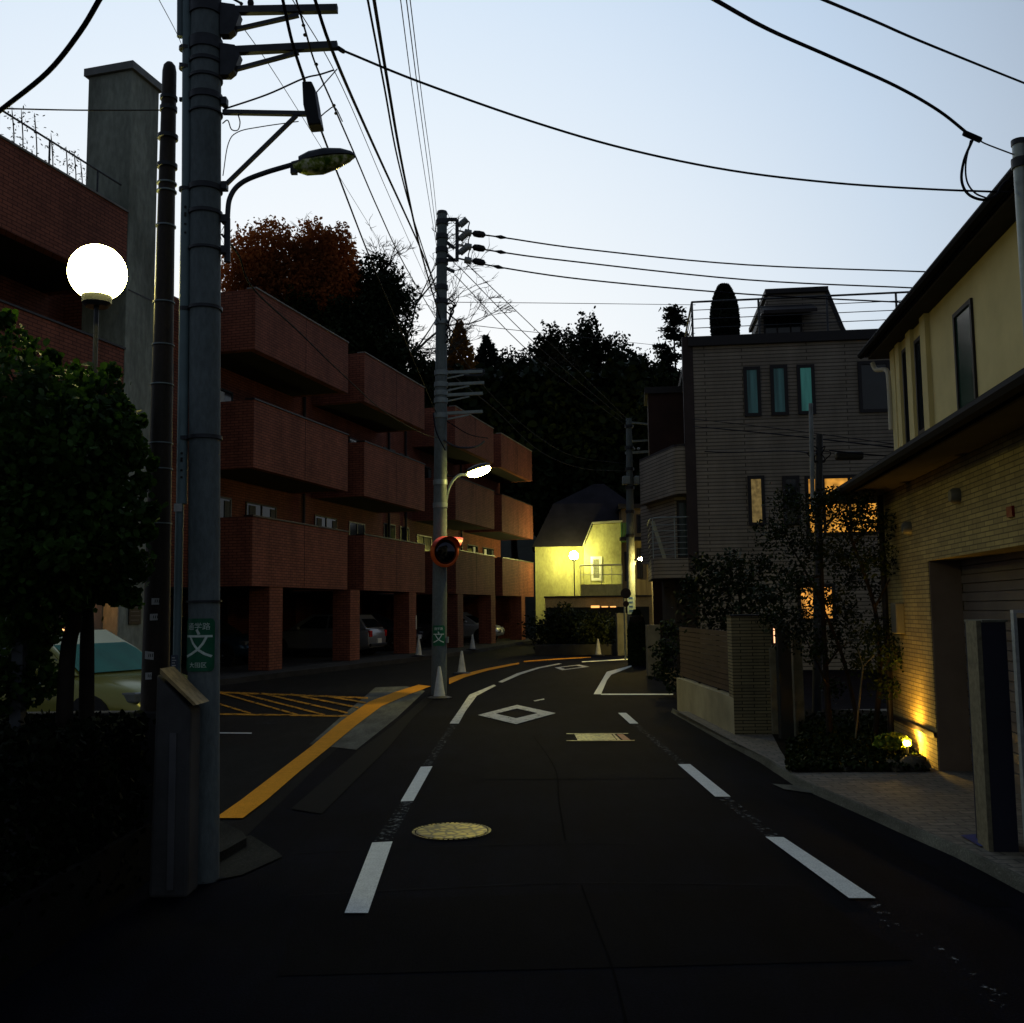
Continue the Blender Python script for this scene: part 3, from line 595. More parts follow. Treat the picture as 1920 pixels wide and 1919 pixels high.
b = MB(); b.tube(spline([QU(uu, vu-.1, zu-.10), QU(uu+.05, vu*.5, zu-.22), QU(uu+.25, .04, zu-.28), QU(.05, .05, zu-.5), QU(.05, .05, zu-1.2)], 5), .035, 8); b.build('downpipe', mat('cream_pipe', (.5, .47, .38), .6, .1, 3), ho)
def uw(x0, x1, y0, y1, pane, **k):
    (ua, _), (ub, _) = QU.px(x0, 700), QU.px(x1, 700); (_, zt_) = QU.px((x0+x1)/2, y0); (_, zb_) = QU.px((x0+x1)/2, y1)
    return window(ho, QU, min(ua, ub), max(ua, ub), zb_, zt_, .0, pane, (), 'frame', .05, .03, **k)
uw(1796, 1832, 568, 774, mat('green_glass', (.012, .04, .028), .12, .4, 2))
uw(1720, 1739, 628, 815, 'glass'); uw(1696, 1709, 650, 840, 'glass')
for x0, x1, pr in ((1676, 1684, .03), (1688, 1695, .045), (1710, 1719, .05), (1740, 1750, .06)):
    (ua, _), (ub, _) = QU.px(x0, 750), QU.px(x1, 750)
    MB().fbox(QU, ua, ub, 0, pr, 2.8, zu-.06).build('pilaster', m_cream, ho)
# cable mast on the near roof
mp = P(1908, 300, 8.0); mz = P(1905, 272, 8.0).z
ms = thing('service_mast', 'slim steel cable mast rising from the garage roof at the right edge', 'mast', (mp.x, 8.0, 2.2))
MB().tube([(mp.x+.02, 8.0, 2.2), (mp.x+.02, 8.0, mz)], .055, 14).build('tube', mat('mast_steel', (.30, .34, .33), .45, .2, 6, .4), ms, smooth=35)
MB().tube([(mp.x+.02, 8.0, mz-.005), (mp.x+.02, 8.0, mz+.04)], .062, 14).build('cap', M['darksteel'], ms, smooth=35)
MB().tube([(mp.x+.02, 8.0, mz-.20), (mp.x+.02, 8.0, mz-.12)], .07, 14).build('band', M['darksteel'], ms, smooth=35)
# fence, tiled pillar and gate posts in front of the side garden
f0, f1 = G(1270, 1332, 0), G(1378, 1388, 0); QF = Fr((f0.x, f0.y), (f1.x-f0.x, f1.y-f0.y), (-(f0.y-f1.y), -(f1.x-f0.x)))
if QF.v.x > 0: QF.v = -QF.v
Lf = (f1-f0).length
fe = thing('garden_fence', 'brown slatted fence on a low concrete wall at the side street corner', 'fence', QF(Lf/2, 0, 0))
MB().fbox(QF, 0, Lf, -.14, 0, 0, .52).build('base_wall', mat('fence_base_concrete', (.30, .28, .19), .9, .3, 1.5, 0, .1, .3, 50), fe)
b = MB()
for k in range(11): b.fbox(QF, .02, Lf-.02, -.09, -.065, .56+.072*k, .56+.072*k+.062)
b.build('slats', mat('brown_slats', (.05, .03, .022), .7, .25, 3), fe)
for u in (.03, Lf*.33, Lf*.66, Lf-.08): MB().fbox(QF, u, u+.05, -.13, -.09, .52, 1.36).build('post', M['frame'], fe)
QT = Fr((f1.x, f1.y), (1, -.03), (-.03, -1))
m_pt = tiles('lamplit_tan_split_tile', QT, (.26, .23, .135), (.18, .16, .10), (.03, .03, .022), .3, .04, .005, .85, .15, .4, .5, .5)  # tile colours are raised to the tan they have under lamplight
wp = (P(1447, 1250, f1.y)-f1).x
pt = thing('tiled_gate_pillar', 'wide olive tiled gate pillar at the end of the slatted fence', 'pillar', QT(wp/2, 0, 0))
MB().fbox(QT, 0, wp, -.3, 0, 0, P(1400, 1156, f1.y).z).build('pillar_body', m_pt, pt)
MB().fbox(QT, -.01, wp+.01, -.31, .01, P(1400, 1156, f1.y).z, P(1400, 1156, f1.y).z+.02).build('coping', M['frame'], pt)
def post(x0, x1, y0, y1, d, m, name, lab, cat, dep=.12):
    a, c = P(x0, y1, d), P(x1, y1, d); z1 = P((x0+x1)/2, y0, d).z
    return tag(MB().box((a.x, d-dep/2, 0), (c.x, d+dep/2, z1)).build(name, m, bevel=.006), lab, cat)
post(1462, 1487, 1168, 1380, 12.4, mat('dark_post_paint', (.018, .02, .018), .6, .2, 3), 'gate_post', 'dark gate post right of the tiled pillar', 'gate post')
post(1490, 1508, 1180, 1380, 12.6, mat('beige_stone', (.24, .22, .13), .85, .4, 6), 'gate_post', 'slim beige stone post beside the dark gate post', 'gate post')
post(1447, 1459, 1215, 1385, 12.9, mat('grey_stone', (.14, .13, .09), .85, .4, 6), 'stone_post', 'narrow grey jamb in the gap beside the tiled pillar', 'gate post')
ic = P(1450, 1192, 12.82); ici = thing('gate_lamp', 'small lit lamp on the gate jamb beside the tiled pillar', 'lamp', ic)
MB().box((ic.x-.03, 12.74, ic.z-.12), (ic.x+.03, 12.8, ic.z+.12)).build('housing', M['frame'], ici)
MB().box((ic.x-.018, 12.72, ic.z-.09), (ic.x+.018, 12.738, ic.z+.09)).build('diffuser', emis('gate_lamp_glow', (1, .5, .25), 2.0), ici)
# gate pillar, its lit side and shaded front painted in, and pale frame at the right edge
gp = G(1862, 1618); za = P(1862, 1167, gp.y).z
QR = Fr((gp.x, gp.y), (.99, -.12), (-.12, -.99))
w0 = (P(1905, 1400, gp.y)-P(1864, 1400, gp.y)).x
rp_ = thing('gate_pillar', 'square gate pillar with a shaded navy front and a lit beige side at the right edge', 'pillar', QR(.1, -.1, 0))
MB().fbox(QR, .012, w0+.02, -.35, 0, .05, za).build('front_panel', mat('shaded_front_navy', (.016, .018, .034), .6, .15, 2), rp_)
MB().fbox(QR, -.02, .01, -.22, -.005, .05, za+.01).build('lit_side', mat('lit_side_beige', (.17, .155, .10), .85, .35, 25), rp_)
MB().fbox(QR, .011, w0+.03, -.36, .01, za, za+.015).build('coping', mat('granite_coping', (.13, .13, .10), .85, .3, 20), rp_)
fr_ = thing('metal_gate', 'pale metal edge of a gate panel beyond the navy pillar', 'gate', P(1915, 1600, gp.y-.15)*1)
fr_.location.z = .05
d5 = gp.y-.15; x5 = P(1906, 1300, d5).x
MB().box((x5, d5-.02, .12), (x5+.022, d5+.02, P(1906, 1150, d5).z)).build('stile', mat('pale_gate_metal', (.35, .38, .38), .5, .2, 30), fr_)
MB().box((x5+.0, d5-.02, P(1906, 1150, d5).z), (x5+.5, d5+.02, P(1906, 1144, d5).z)).build('top_rail', mat('gate_rail_metal', (.45, .46, .46), .5, .2, 30), fr_)
MB().box((x5+.023, d5-.01, .12), (x5+.5, d5+.01, P(1906, 1150, d5).z-.03)).build('panel', mat('dark_gate_panel', (.02, .02, .03), .5, .2, 5), fr_)

# ------------------------------------------------------------------ far house, lit by lamps
D = 55.0; fc = P(1100, 1100, D)
QN = Fr((P(1003, 1030, D).x, D), (1, -.03), (-.03, -1))
fh = thing('far_house', 'pale house with a dark mansard roof lit by lamps at the road end', 'house', QN(2.6, -3, 0))
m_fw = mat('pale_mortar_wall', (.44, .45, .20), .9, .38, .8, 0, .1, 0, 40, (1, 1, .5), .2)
m_fr = mat('slate_roof', (.022, .02, .026), .7, .3, 1.2, 0, .1)
U = lambda x, y, v=0.0: QN.px(x, y, v)
ux = lambda x, v=0.0: U(x, 1050, v)[0]
zz = lambda y, v=0.0, x=1080: U(x, y, v)[1]
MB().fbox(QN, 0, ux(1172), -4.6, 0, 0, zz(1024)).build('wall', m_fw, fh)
def rp4(pts, v, dv, name, m=m_fr): 
    return MB().plate([QN(*[U(x, y, v)[0], v, U(x, y, v)[1]]) for x, y in pts], QN.v*dv).build(name, m, fh)
b = MB()                                            # mansard: front slopes back
base = [(1000, 1024), (1172, 1016)]
A = [QN(ux(998), .35, zz(1025)), QN(ux(1180), .35, zz(1025)), QN(ux(1180), -4.9, zz(1025)), QN(ux(998), -4.9, zz(1025))]
v1 = -1.6; B = [QN(U(1037, 945, v1)[0], v1, U(1037, 945, v1)[1]), QN(U(1182, 945, v1)[0], v1, U(1037, 945, v1)[1]), QN(U(1182, 945, v1)[0], -4.2, U(1037, 945, v1)[1]), QN(U(1037, 945, v1)[0], -4.2, U(1037, 945, v1)[1])]
b.hexa(A+B)
v2 = -2.9; zr = U(1113, 908, v2)[1]; c1 = QN(U(1113, 908, v2)[0], v2, zr)
b._a(B+[c1, c1+QN.u*.6], [(0, 1, 5, 4), (1, 2, 5), (2, 3, 4, 5), (3, 0, 4)])
b.build('roof', m_fr, fh)
# projecting bay with its own flat eaves
vb = .9; pts = [(1095, 1024), (1112, 984), (1165, 981), (1165, 1122), (1095, 1122)]
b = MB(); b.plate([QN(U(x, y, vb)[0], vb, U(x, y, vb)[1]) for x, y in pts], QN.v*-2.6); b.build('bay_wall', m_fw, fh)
b = MB(); q = [(1093, 1026), (1110, 983), (1167, 979.5)]
for i in (0, 1):
    p0, p1 = q[i], q[i+1]; a0 = QN(U(*p0, vb)[0], vb+.12, U(*p0, vb)[1]); a1 = QN(U(*p1, vb)[0], vb+.12, U(*p1, vb)[1])
    b.hexa([a0, a1, a1-QN.v*1.2, a0-QN.v*1.2, a0+Vector((0, 0, .1)), a1+Vector((0, 0, .1)), a1-QN.v*1.2+Vector((0, 0, .1)), a0-QN.v*1.2+Vector((0, 0, .1))])
b.build('bay_eaves', mat('bay_eaves_trim', (.35, .36, .25), .8, .2, 2), fh)
m_wf = mat('white_window_frame', (.7, .74, .68), .5, .1, 3)
def fwin(x0, y0, x1, y1, v, fr, pane, mull=(), fw=.09):
    (ua, za_), (ub, zb_) = U(x0, y0, v), U(x1, y1, v); return window(fh, QN, ua, ub, zb_, za_, v, pane, mull, fr, fw, .05)
fwin(1107, 1044, 1129, 1089, vb, m_wf, mat('net_curtain', (.2, .22, .16), .7, .5, 8), (), .14)
b = MB(); (ua, za_), (ub, zb_) = U(1148, 981, vb+.02), U(1181, 1017, vb+.02)
ua = U(1163, 1000, vb)[0]
for k in range(4): b.fbox(QN, ua+.02+.13*k, ua+.11+.13*k, vb-.05, vb+.06, zb_, za_)
b.build('shutters', mat('green_shutter', (.05, .12, .04), .6, .3, 5), fh)
b = MB(); zr1 = U(1120, 1060, 1.9)[1]; u0, u1 = U(1088, 1060, 1.9)[0], U(1166, 1060, 1.9)[0]
b.tube([QN(u0, 1.9, zr1), QN(u1, 1.9, zr1)], .04, 6); b.tube([QN(u0, 1.9, zr1), QN(u0, .9, zr1)], .03, 6); b.tube([QN(u0, 1.9, zr1-.5), QN(u1, 1.9, zr1-.5)], .02, 6)
for k in range(5): u = u0+(u1-u0)*k/4; b.tube([QN(u, 1.9, zr1-1.0), QN(u, 1.9, zr1)], .02, 5)
b.build('balcony_rail', mat('balcony_metal', (.35, .36, .3), .5, .2, 3), fh)
MB().fbox(QN, u0, u1, .9, 1.9, zr1-1.6, zr1-1.0).build('balcony', m_fw, fh)
MB().fbox(QN, ux(1165), ux(1222), -4, .7, 0, zz(958)).build('side_wing', mat('ochre_boards', (.26, .19, .09), .85, .3, 1.2, stretch=(6, 1, .4)), fh)
b = MB(); b.fbox(QN, ux(1160), ux(1230), -4.2, 1.0, zz(958), zz(950)); b.fbox(QN, ux(1160), ux(1230), .7, 1.5, zz(1018), zz(1012)); b.build('wing_roof', m_fr, fh)
fwin(1170, 1035, 1186, 1090, .7, 'frame', 'glass', (.5,)); fwin(1193, 1028, 1206, 1085, .7, 'frame', M['dimcurtain'], (.5,)); fwin(1193, 965, 1206, 1000, .7, 'frame', 'glass')
DW = 50.5; QW = Fr((P(1022, 1130, DW).x, DW), (1, -.03), (-.03, -1))
bw = thing('boundary_wall', 'low ochre boundary wall below the far house', 'wall', QW(2.2, 0, 0))
uw_ = lambda x: QW.px(x, 1130)[0]
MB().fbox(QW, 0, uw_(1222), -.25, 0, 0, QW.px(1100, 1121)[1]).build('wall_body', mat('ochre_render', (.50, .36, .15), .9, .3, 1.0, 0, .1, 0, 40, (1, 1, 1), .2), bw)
MB().fbox(QW, -.05, uw_(1222), -.3, .06, QW.px(1100, 1121)[1], QW.px(1100, 1117.5)[1]).build('coping', M['frame'], bw)
MB().fbox(QW, uw_(1024), uw_(1215), .0, .5, 0, QW.px(1100, 1139)[1]).build('dark_base', mat('mossy_stone', (.02, .022, .015), .95, .4, 2), bw)
b = MB()
for x0, x1, y0, y1 in ((1108, 1124, 1136, 1140), (1128, 1140, 1137, 1139), (1144, 1155, 1137, 1139)): 
    (ua, za_), (ub, zb_) = QW.px(x0, y0, .52), QW.px(x1, y1, .52); b.fbox(QW, ua, ub, .5, .53, zb_, za_)
tag(b.build('strip_light', emis('strip_light_glow', (1, .45, .12), 1.6)), 'orange strip light glowing under the far boundary wall', 'light')
post(1157, 1176, 1150, 1228, 36.5, mat('grey_gate_concrete', (.10, .105, .10), .85, .3, 3), 'gate_pillar', 'grey concrete gate pillar left of the far utility pole', 'pillar', .5)
post(1214, 1238, 1172, 1266, 25.2, mat('concrete_pillar_grey', (.10, .095, .08), .85, .3, 3), 'concrete_pillar', 'squat concrete pillar under the curved bay', 'pillar', .4)
# ------------------------------------------------------------------ text pressed onto round poles
def textmesh(body, size, name, m, place, parent, label=None):
    c = bpy.data.curves.new('t', 'FONT'); c.body = body; c.size = size; c.align_x = 'CENTER'; c.align_y = 'CENTER'; c.resolution_u = 2
    o = bpy.data.objects.new('t', c); COL.objects.link(o); bpy.context.view_layer.update()
    me = bpy.data.meshes.new_from_object(o.evaluated_get(bpy.context.evaluated_depsgraph_get()))
    bpy.data.objects.remove(o); bm = bmesh.new(); bm.from_mesh(me)
    xs = [v.co.x for v in bm.verts]; k = max(4, int((max(xs)-min(xs))/.012))
    for i in range(1, k): bmesh.ops.bisect_plane(bm, geom=bm.verts[:]+bm.edges[:]+bm.faces[:], plane_co=(min(xs)+(max(xs)-min(xs))*i/k, 0, 0), plane_no=(1, 0, 0))
    bm.to_mesh(me); bm.free(); b = MB(); b._a([place(v.co.x, v.co.y) for v in me.vertices], [tuple(p.vertices) for p in me.polygons])
    return b.build(name, m, parent, label=label)
def wrap(c, r, a0, zc):                              # (x, y) on a flat sign -> point on a cylinder facing azimuth a0 (0 = towards -Y)
    return lambda x, y, dr=0.0: Vector((c.x+math.sin(a0+x/r)*(r+dr), c.y-math.cos(a0+x/r)*(r+dr), zc+y))
def roundsign(parent, c, r, a0, zc, wd, ht, txt, name='school_route_sign'):
    W = wrap(c, r, a0, zc); b = MB(); n = 14; vs = []; rad = wd*.12
    for i in range(n+1):
        x = -wd/2+wd*i/n; e = max(0, abs(x)-(wd/2-rad)); h = ht/2-rad+math.sqrt(max(0, rad*rad-e*e))
        vs += [W(x, -h, .006), W(x, h, .006)]
    b._a(vs, [(2*i, 2*i+2, 2*i+3, 2*i+1) for i in range(n)])
    s_ = b.build(name, M['green'], parent)
    for body, size, y in txt: textmesh(body, size, 'lettering', M['signwhite'], lambda x, yy, y=y: W(x, yy+y, .0075), s_)
    return s_
# ------------------------------------------------------------------ big pole, left
D1 = 6.5
def X1(x, y, d=D1): return P(x, y, d)
pc = P(384, 1000, D1); pc.x += .0
pb0, pt0 = P(381, 1640, D1), P(387, -150, D1)
pole = thing('utility_pole', 'big grey concrete utility pole in front, carrying crossarms and a street lamp', 'utility pole', (pb0.x, D1, 0))
rb, rt_ = .098, .101
def axis(z): k = z/pt0.z; return Vector((pb0.x+(pt0.x-pb0.x)*k, D1, z))
H1 = P(387, -260, D1).z
b = MB(); b.tube([axis(-.02)]+[axis(H1*i/12) for i in range(1, 13)], [rb]+[rb+(rt_-rb)*i/12 for i in range(1, 13)], 32); b.build('shaft', M['polecon'], pole, smooth=35)
def band(y, h=.02, r=.112, m='darksteel'): z = X1(385, y).z; MB().tube([axis(z-h), axis(z+h)], r, 28).build('band', M[m], pole, smooth=35)
for y, h in ((20, .045), (88, .04), (186, .022), (356, .018), (402, .012), (580, .01), (822, .012), (1128, .006), (120, .012), (150, .010), (215, .006), (470, .008)): band(y, h)
# conduit strapped to the left side
b = MB(); r_ = .032
def pip(y, x): q = P(x, y, D1-.03); return q
b.tube([pip(-220, 352), pip(100, 351), pip(350, 350), pip(355, 350)], r_, 14); b.tube([pip(355, 349.5), pip(900, 341), pip(945, 340.5)], .034, 14)
b.tube([pip(945, 337), pip(1280, 331)], .026, 12); b.build('conduit', mat('conduit_plastic', (.13, .19, .20), .5, .2, 3), pole, smooth=35)
MB().tube([pip(-220, 339), pip(70, 338)], .022, 12).build('conduit', mat('conduit_thin', (.10, .14, .15), .5, .2, 3), pole, smooth=35)
for y in (92, 128, 356, 580, 822): 
    q = pip(y, 347); MB().tube([q+Vector((0, 0, -.012)), q+Vector((0, 0, .012))], .04, 12).build('clip', M['darksteel'], pole)
for y in (92, 122, 187):
    q = pip(y, 340); MB().box((q.x-.012, q.y-.01, q.z-.012), (q.x+.012, q.y+.01, q.z+.012)).build('bolt', M['darksteel'], pole)
q = P(334, 952, D1-.065); MB().box((q.x-.026, q.y-.004, q.z-.025), (q.x+.026, q.y, q.z+.025)).build('tag', M['paper'], pole)
q = P(327, 1245, D1-.07); tg = MB().box((q.x-.022, q.y-.004, q.z-.055), (q.x+.022, q.y, q.z+.055)).build('tag', mat('blue_tag', (.06, .08, .11), .7, .3, 30), pole)
b = MB()
for k in range(6): b.box((q.x-.014, q.y-.006, q.z-.045+.016*k), (q.x+.012-.008*(k % 2), q.y-.0045, q.z-.040+.016*k))
b.build('lettering', M['paper'], tg)
b = MB()
for y, h in ((388, .008), (402, .014), (420, .006), (436, .006), (850, .006), (862, .014), (882, .006), (895, .006)): q = P(347 if y < 600 else 340, y, D1-.067); b.box((q.x-.006, q.y, q.z-h), (q.x+.007, q.y+.006, q.z+h))
b.build('stencil_marks', M['ink'], pole)
zs = (X1(372, 1160).z+X1(372, 1258).z)/2; hs = X1(372, 1160).z-X1(372, 1258).z
roundsign(pole, axis(zs), .099, -.07, zs, .205, hs, [('通学路', .048, hs*.34), ('文', .19, -.008), ('大田区', .036, -hs*.385)])
def bar(a, b_, hw, hh, name, parent, m='darksteel', bev=0):                       # square bar between two points
    a, b_ = Vector(a), Vector(b_); d = (b_-a).normalized(); s_ = d.cross(Vector((0, 0, 1))).normalized(); u_ = s_.cross(d).normalized()
    p_ = [a-s_*hw-u_*hh, b_-s_*hw-u_*hh, b_+s_*hw-u_*hh, a+s_*hw-u_*hh, a-s_*hw+u_*hh, b_-s_*hw+u_*hh, b_+s_*hw+u_*hh, a+s_*hw+u_*hh]
    return MB().hexa(p_).build(name, M[m] if isinstance(m, str) else m, parent, bevel=bev)
m_arm = mat('arm_galvanised', (.045, .05, .058), .5, .3, 8, .3)
for ya, yb, yc0, yc1 in ((20, 17, 57, 29), (96, 86, 132, 99)):
    ar = bar(X1(415, ya+1), X1(633, yb), .022, .024, 'crossarm', pole, m_arm)
    bar(X1(437, yc0), X1(560, yc1), .014, .012, 'brace', ar, m_arm)
    a = X1(418, ya-14); c = X1(418, ya+46)
    pts = [X1(x, y, D1-.035) for x, y in ((412, ya-16), (440, ya-12), (450, ya+6), (444, ya+22), (438, ya+36), (428, ya+44), (412, ya+44))]
    MB().plate(pts, (0, .07, 0)).build('bracket', M['darksteel'], ar)
b = MB(); b.tube([X1(425, -8), X1(455, 8)], .008, 6); b.ball(X1(452, 7), .012); b.build('bolt', M['darksteel'], pole)
tag(MB().ball(X1(470, 6), (.022, .022, .030)).build('arm_insulator', M['black'], pole))
# bar and strut that carry the cable closure
bar(X1(418, 211), X1(580, 214), .016, .014, 'bracket_arm', pole, m_arm); bar(X1(424, 346), X1(556, 217), .012, .012, 'strut', pole, m_arm)
for y in (192, 350, 412, 470): q = X1(421, y); MB().box((q.x-.02, q.y-.03, q.z-.028), (q.x+.02, q.y+.03, q.z+.028)).build('clamp', M['darksteel'], pole, bevel=.006)
# street lamp on its swan neck
sl = thing('street_lamp', 'unlit street lamp with a glass bowl on a swan-neck arm of the big pole', 'street lamp', X1(610, 312))
b = MB(); arm = spline([X1(x, y) for x, y in ((427, 488), (427, 400), (434, 365), (455, 342), (495, 325), (552, 308))], 8)
b.tube(arm, .017, 12); b.build('arm', m_arm, sl, smooth=35)
MB().tube([X1(426, 492), X1(426, 410)], .021, 12).build('sleeve', M['darksteel'], sl, smooth=35)
ht = X1(548, 312); he = X1(666, 293); ax = (he-ht); la = ax.length; ax.normalize(); upv = (Vector((0, 0, 1))-ax*ax.z).normalized(); sdv = ax.cross(upv)
def lp(s, w_, h): return ht+ax*s*la+sdv*w_+upv*h
def shell(prof, n=12, top=True):                    # prof: (s, halfwidth, height)
    b = MB(); vs = []
    for s_, w_, h in prof:
        for k in range(n+1):
            th = math.pi*k/n; vs.append(lp(s_, w_*math.cos(th), h*math.sin(th)))
    m_ = len(prof); b._a(vs, [(i*(n+1)+k, (i+1)*(n+1)+k, (i+1)*(n+1)+k+1, i*(n+1)+k+1) for i in range(m_-1) for k in range(n)]+[tuple(range(n+1)), tuple(reversed(range((m_-1)*(n+1), m_*(n+1))))])
    b._a([lp(s_, w_, 0) for s_, w_, h in prof]+[lp(s_, -w_, 0) for s_, w_, h in reversed(prof)], [tuple(range(2*m_))])
    return b
shell([(0, .03, .03), (.12, .035, .035), (.13, .06, .055), (.3, .09, .075), (.55, .10, .078), (.8, .08, .06), (.95, .045, .035), (1.0, .02, .015)]).build('housing', M['darksteel'], sl, smooth=40)
m_bowl, t, bb = newmat('lamp_bowl_glass'); v_ = pos_node(t, 1, 1, 1); t.links.new(ramp(t, noise(t, v_, 22, 3), [(.38, (.06, .12, .01)), (.5, (.30, .38, .06)), (.62, (.75, .78, .50))]), bb.inputs['Base Color']); bb.inputs['Roughness'].default_value = .15
shell([(.02, .03, -.035), (.1, .045, -.055), (.2, .075, -.075), (.45, .085, -.085), (.7, .075, -.06), (.9, .045, -.03), (.98, .015, -.01)]).build('glass_bowl', m_bowl, sl, smooth=40)
q = lp(.0, 0, -.02); MB().box((q.x-.012, q.y-.02, q.z-.035), (q.x+.03, q.y+.02, q.z+.015)).build('end_cap', M['darksteel'], sl)
# cable closure
cl = MB(); pts = [X1(x, y, D1-.05) for x, y in ((566, 152), (584, 152), (590, 165), (602, 232), (577, 234), (568, 195))]
cl.plate(pts, (0, .12, 0)); clo = cl.build('cable_closure', M['black'], bevel=.008); tag(clo, 'black box-shaped cable closure hanging beside the bracket arm', 'cable box')
tag(MB().plate([X1(x, y, D1-.052) for x, y in ((590, 172), (594, 172), (600, 205), (601, 228), (598, 222), (592, 185))], (0, .02, 0)).build('label_strip', mat('grey_strip', (.3, .3, .32), .6, .1, 8), clo))
# ------------------------------------------------------------------ dark pole beside it
D0 = 6.7
dp = thing('dark_pole', 'dark brown tapering pole with wire bands, left of the big concrete pole', 'pole', P(283, 1640, D0)*1); dp.location.z = 0
m_dp = mat('rusty_dark_pole', (.035, .025, .018), .6, .45, 4, 0, .25, .2, 60, (1, 1, .4), .3)
a, c = P(283, 1640, D0), P(318, 122, D0)
def ax0(y): k = (P(318, y, D0).z)/c.z; q = a.lerp(c, k); return Vector((a.x+(c.x-a.x)*k, D0, P(318, y, D0).z))
def r0(y): return .10+(.047-.10)*min(1, max(0, P(318, y, D0).z/c.z))
b = MB(); ys = [1650, 1400, 1150, 900, 700, 500, 300, 180, 135]; b.tube([ax0(y) for y in ys]+[ax0(124), ax0(118)], [r0(y) for y in ys]+[.040, .022], 24); b.build('shaft', m_dp, dp, smooth=50)
for y, h, r in ((185, .012, 1.12), (205, .016, 1.1), (258, .014, 1.25), (312, .014, 1.2), (345, .005, 1.15), (360, .005, 1.15), (425, .005, 1.1), (568, .004, 1.08), (648, .004, 1.07), (722, .004, 1.06), (832, .004, 1.05), (880, .004, 1.05), (982, .004, 1.04)):
    q = ax0(y); MB().tube([q-Vector((0, 0, h)), q+Vector((0, 0, h))], r0(y)*r+.003, 24).build('band', M['steel'] if h < .01 else M['darksteel'], dp, smooth=35)
for x, y, w_, h_, rot in ((300, 1128, .048, .042, 0), (297, 1157, .050, .042, .03), (288, 1228, .062, .05, -.12), (287, 1266, .045, .044, .05)):
    W = wrap(ax0(y), r0(y)+.003, (P(x, y, D0).x-ax0(y).x)/r0(y)*.9, ax0(y).z); b = MB(); vs = []; hh = h_/2
    for i in range(7): xx = -w_/2+w_*i/6; vs += [W(xx, -hh+xx*rot), W(xx, hh+xx*rot)]
    b._a(vs, [(2*i, 2*i+2, 2*i+3, 2*i+1) for i in range(6)]); st_ = b.build('sticker', M['paper'], dp)
    b = MB()
    for k in range(3): xx = -.004+.012*k; b._a([W(xx, -hh*.5, .001), W(xx+.006, -hh*.3, .001), W(xx+.007, hh*.6, .001), W(xx+.002, hh*.4, .001)], [(0, 1, 2, 3)])
    b.build('scribble', M['ink'], st_)
# short thick post with slanted yellow-edged top
D_ = 6.15; l0, l1 = P(284, 1647, D_), P(357, 1647, D_)
bo = thing('short_post', 'short thick grey post with a slanted arrow-shaped top at the pole foot', 'post', ((l0.x+l1.x)/2, D_, 0))
zt1, zt2 = P(300, 1256, D_).z, P(364, 1324, D_).z
b = MB(); x0, x1 = l0.x, l1.x; b.hexa([(x0, D_-.05, 0), (x1, D_-.05, 0), (x1, D_+.16, 0), (x0, D_+.16, 0), (x0+.02, D_-.05, zt1-.02), (x1, D_-.05, zt2-.02), (x1, D_+.16, zt2-.02), (x0+.02, D_+.16, zt1-.02)])
b.build('body', mat('painted_post', (.06, .06, .06), .8, .3, 3, 0, .2, .2, 50), bo, bevel=.02)
b = MB(); p0 = P(300, 1254, D_-.07); p1 = P(369, 1322, D_-.07); b.hexa([p0, p1, p1+Vector((-.02, 0, -.004)), p0+Vector((0, 0, -.03)), p0+Vector((0, .25, 0)), p1+Vector((0, .25, 0)), p1+Vector((-.02, .25, -.004)), p0+Vector((0, .25, -.03))])
b.build('slanted_top', mat('ochre_plate', (.30, .22, .10), .7, .4, 20), bo)
MB().box((x0+.11, D_-.062, .05), (x0+.15, D_-.05, .95)).build('rib', mat('painted_rib', (.09, .09, .095), .8, .3, 3), bo)
# ------------------------------------------------------------------ second pole with mirror and lit lamp
D2 = 20.0; p2 = G(823, 1303, 0); D2 = p2.y
def X2(x, y, d=0): return P(x, y, D2+d)
z2 = X2(829, 400).z
pole2 = thing('utility_pole', 'concrete utility pole by the cone carrying the round mirror and a lit lamp', 'utility pole', p2)
xt = X2(829, 400).x
def ax2(y): z = X2(829, y).z; return Vector((p2.x+(xt-p2.x)*z/z2, D2, z))
MB().tube([p2]+[ax2(y) for y in (1150, 950, 750, 550, 402)], [.155, .148, .136, .124, .112, .102], 28).build('shaft', M['polecon'], pole2, smooth=35)
MB().tube([ax2(402), ax2(397)], [.115, .10], 28).build('cap', M['darksteel'], pole2, smooth=35)
for y in (418, 445, 470, 492, 540, 566, 605, 700, 722, 738, 752, 780, 905, 948): q = ax2(y); MB().tube([q-Vector((0, 0, .05)), q+Vector((0, 0, .05))], .13+.03*(1-q.z/z2), 24).build('band', M['darksteel'] if y < 600 else M['steel'], pole2, smooth=35)
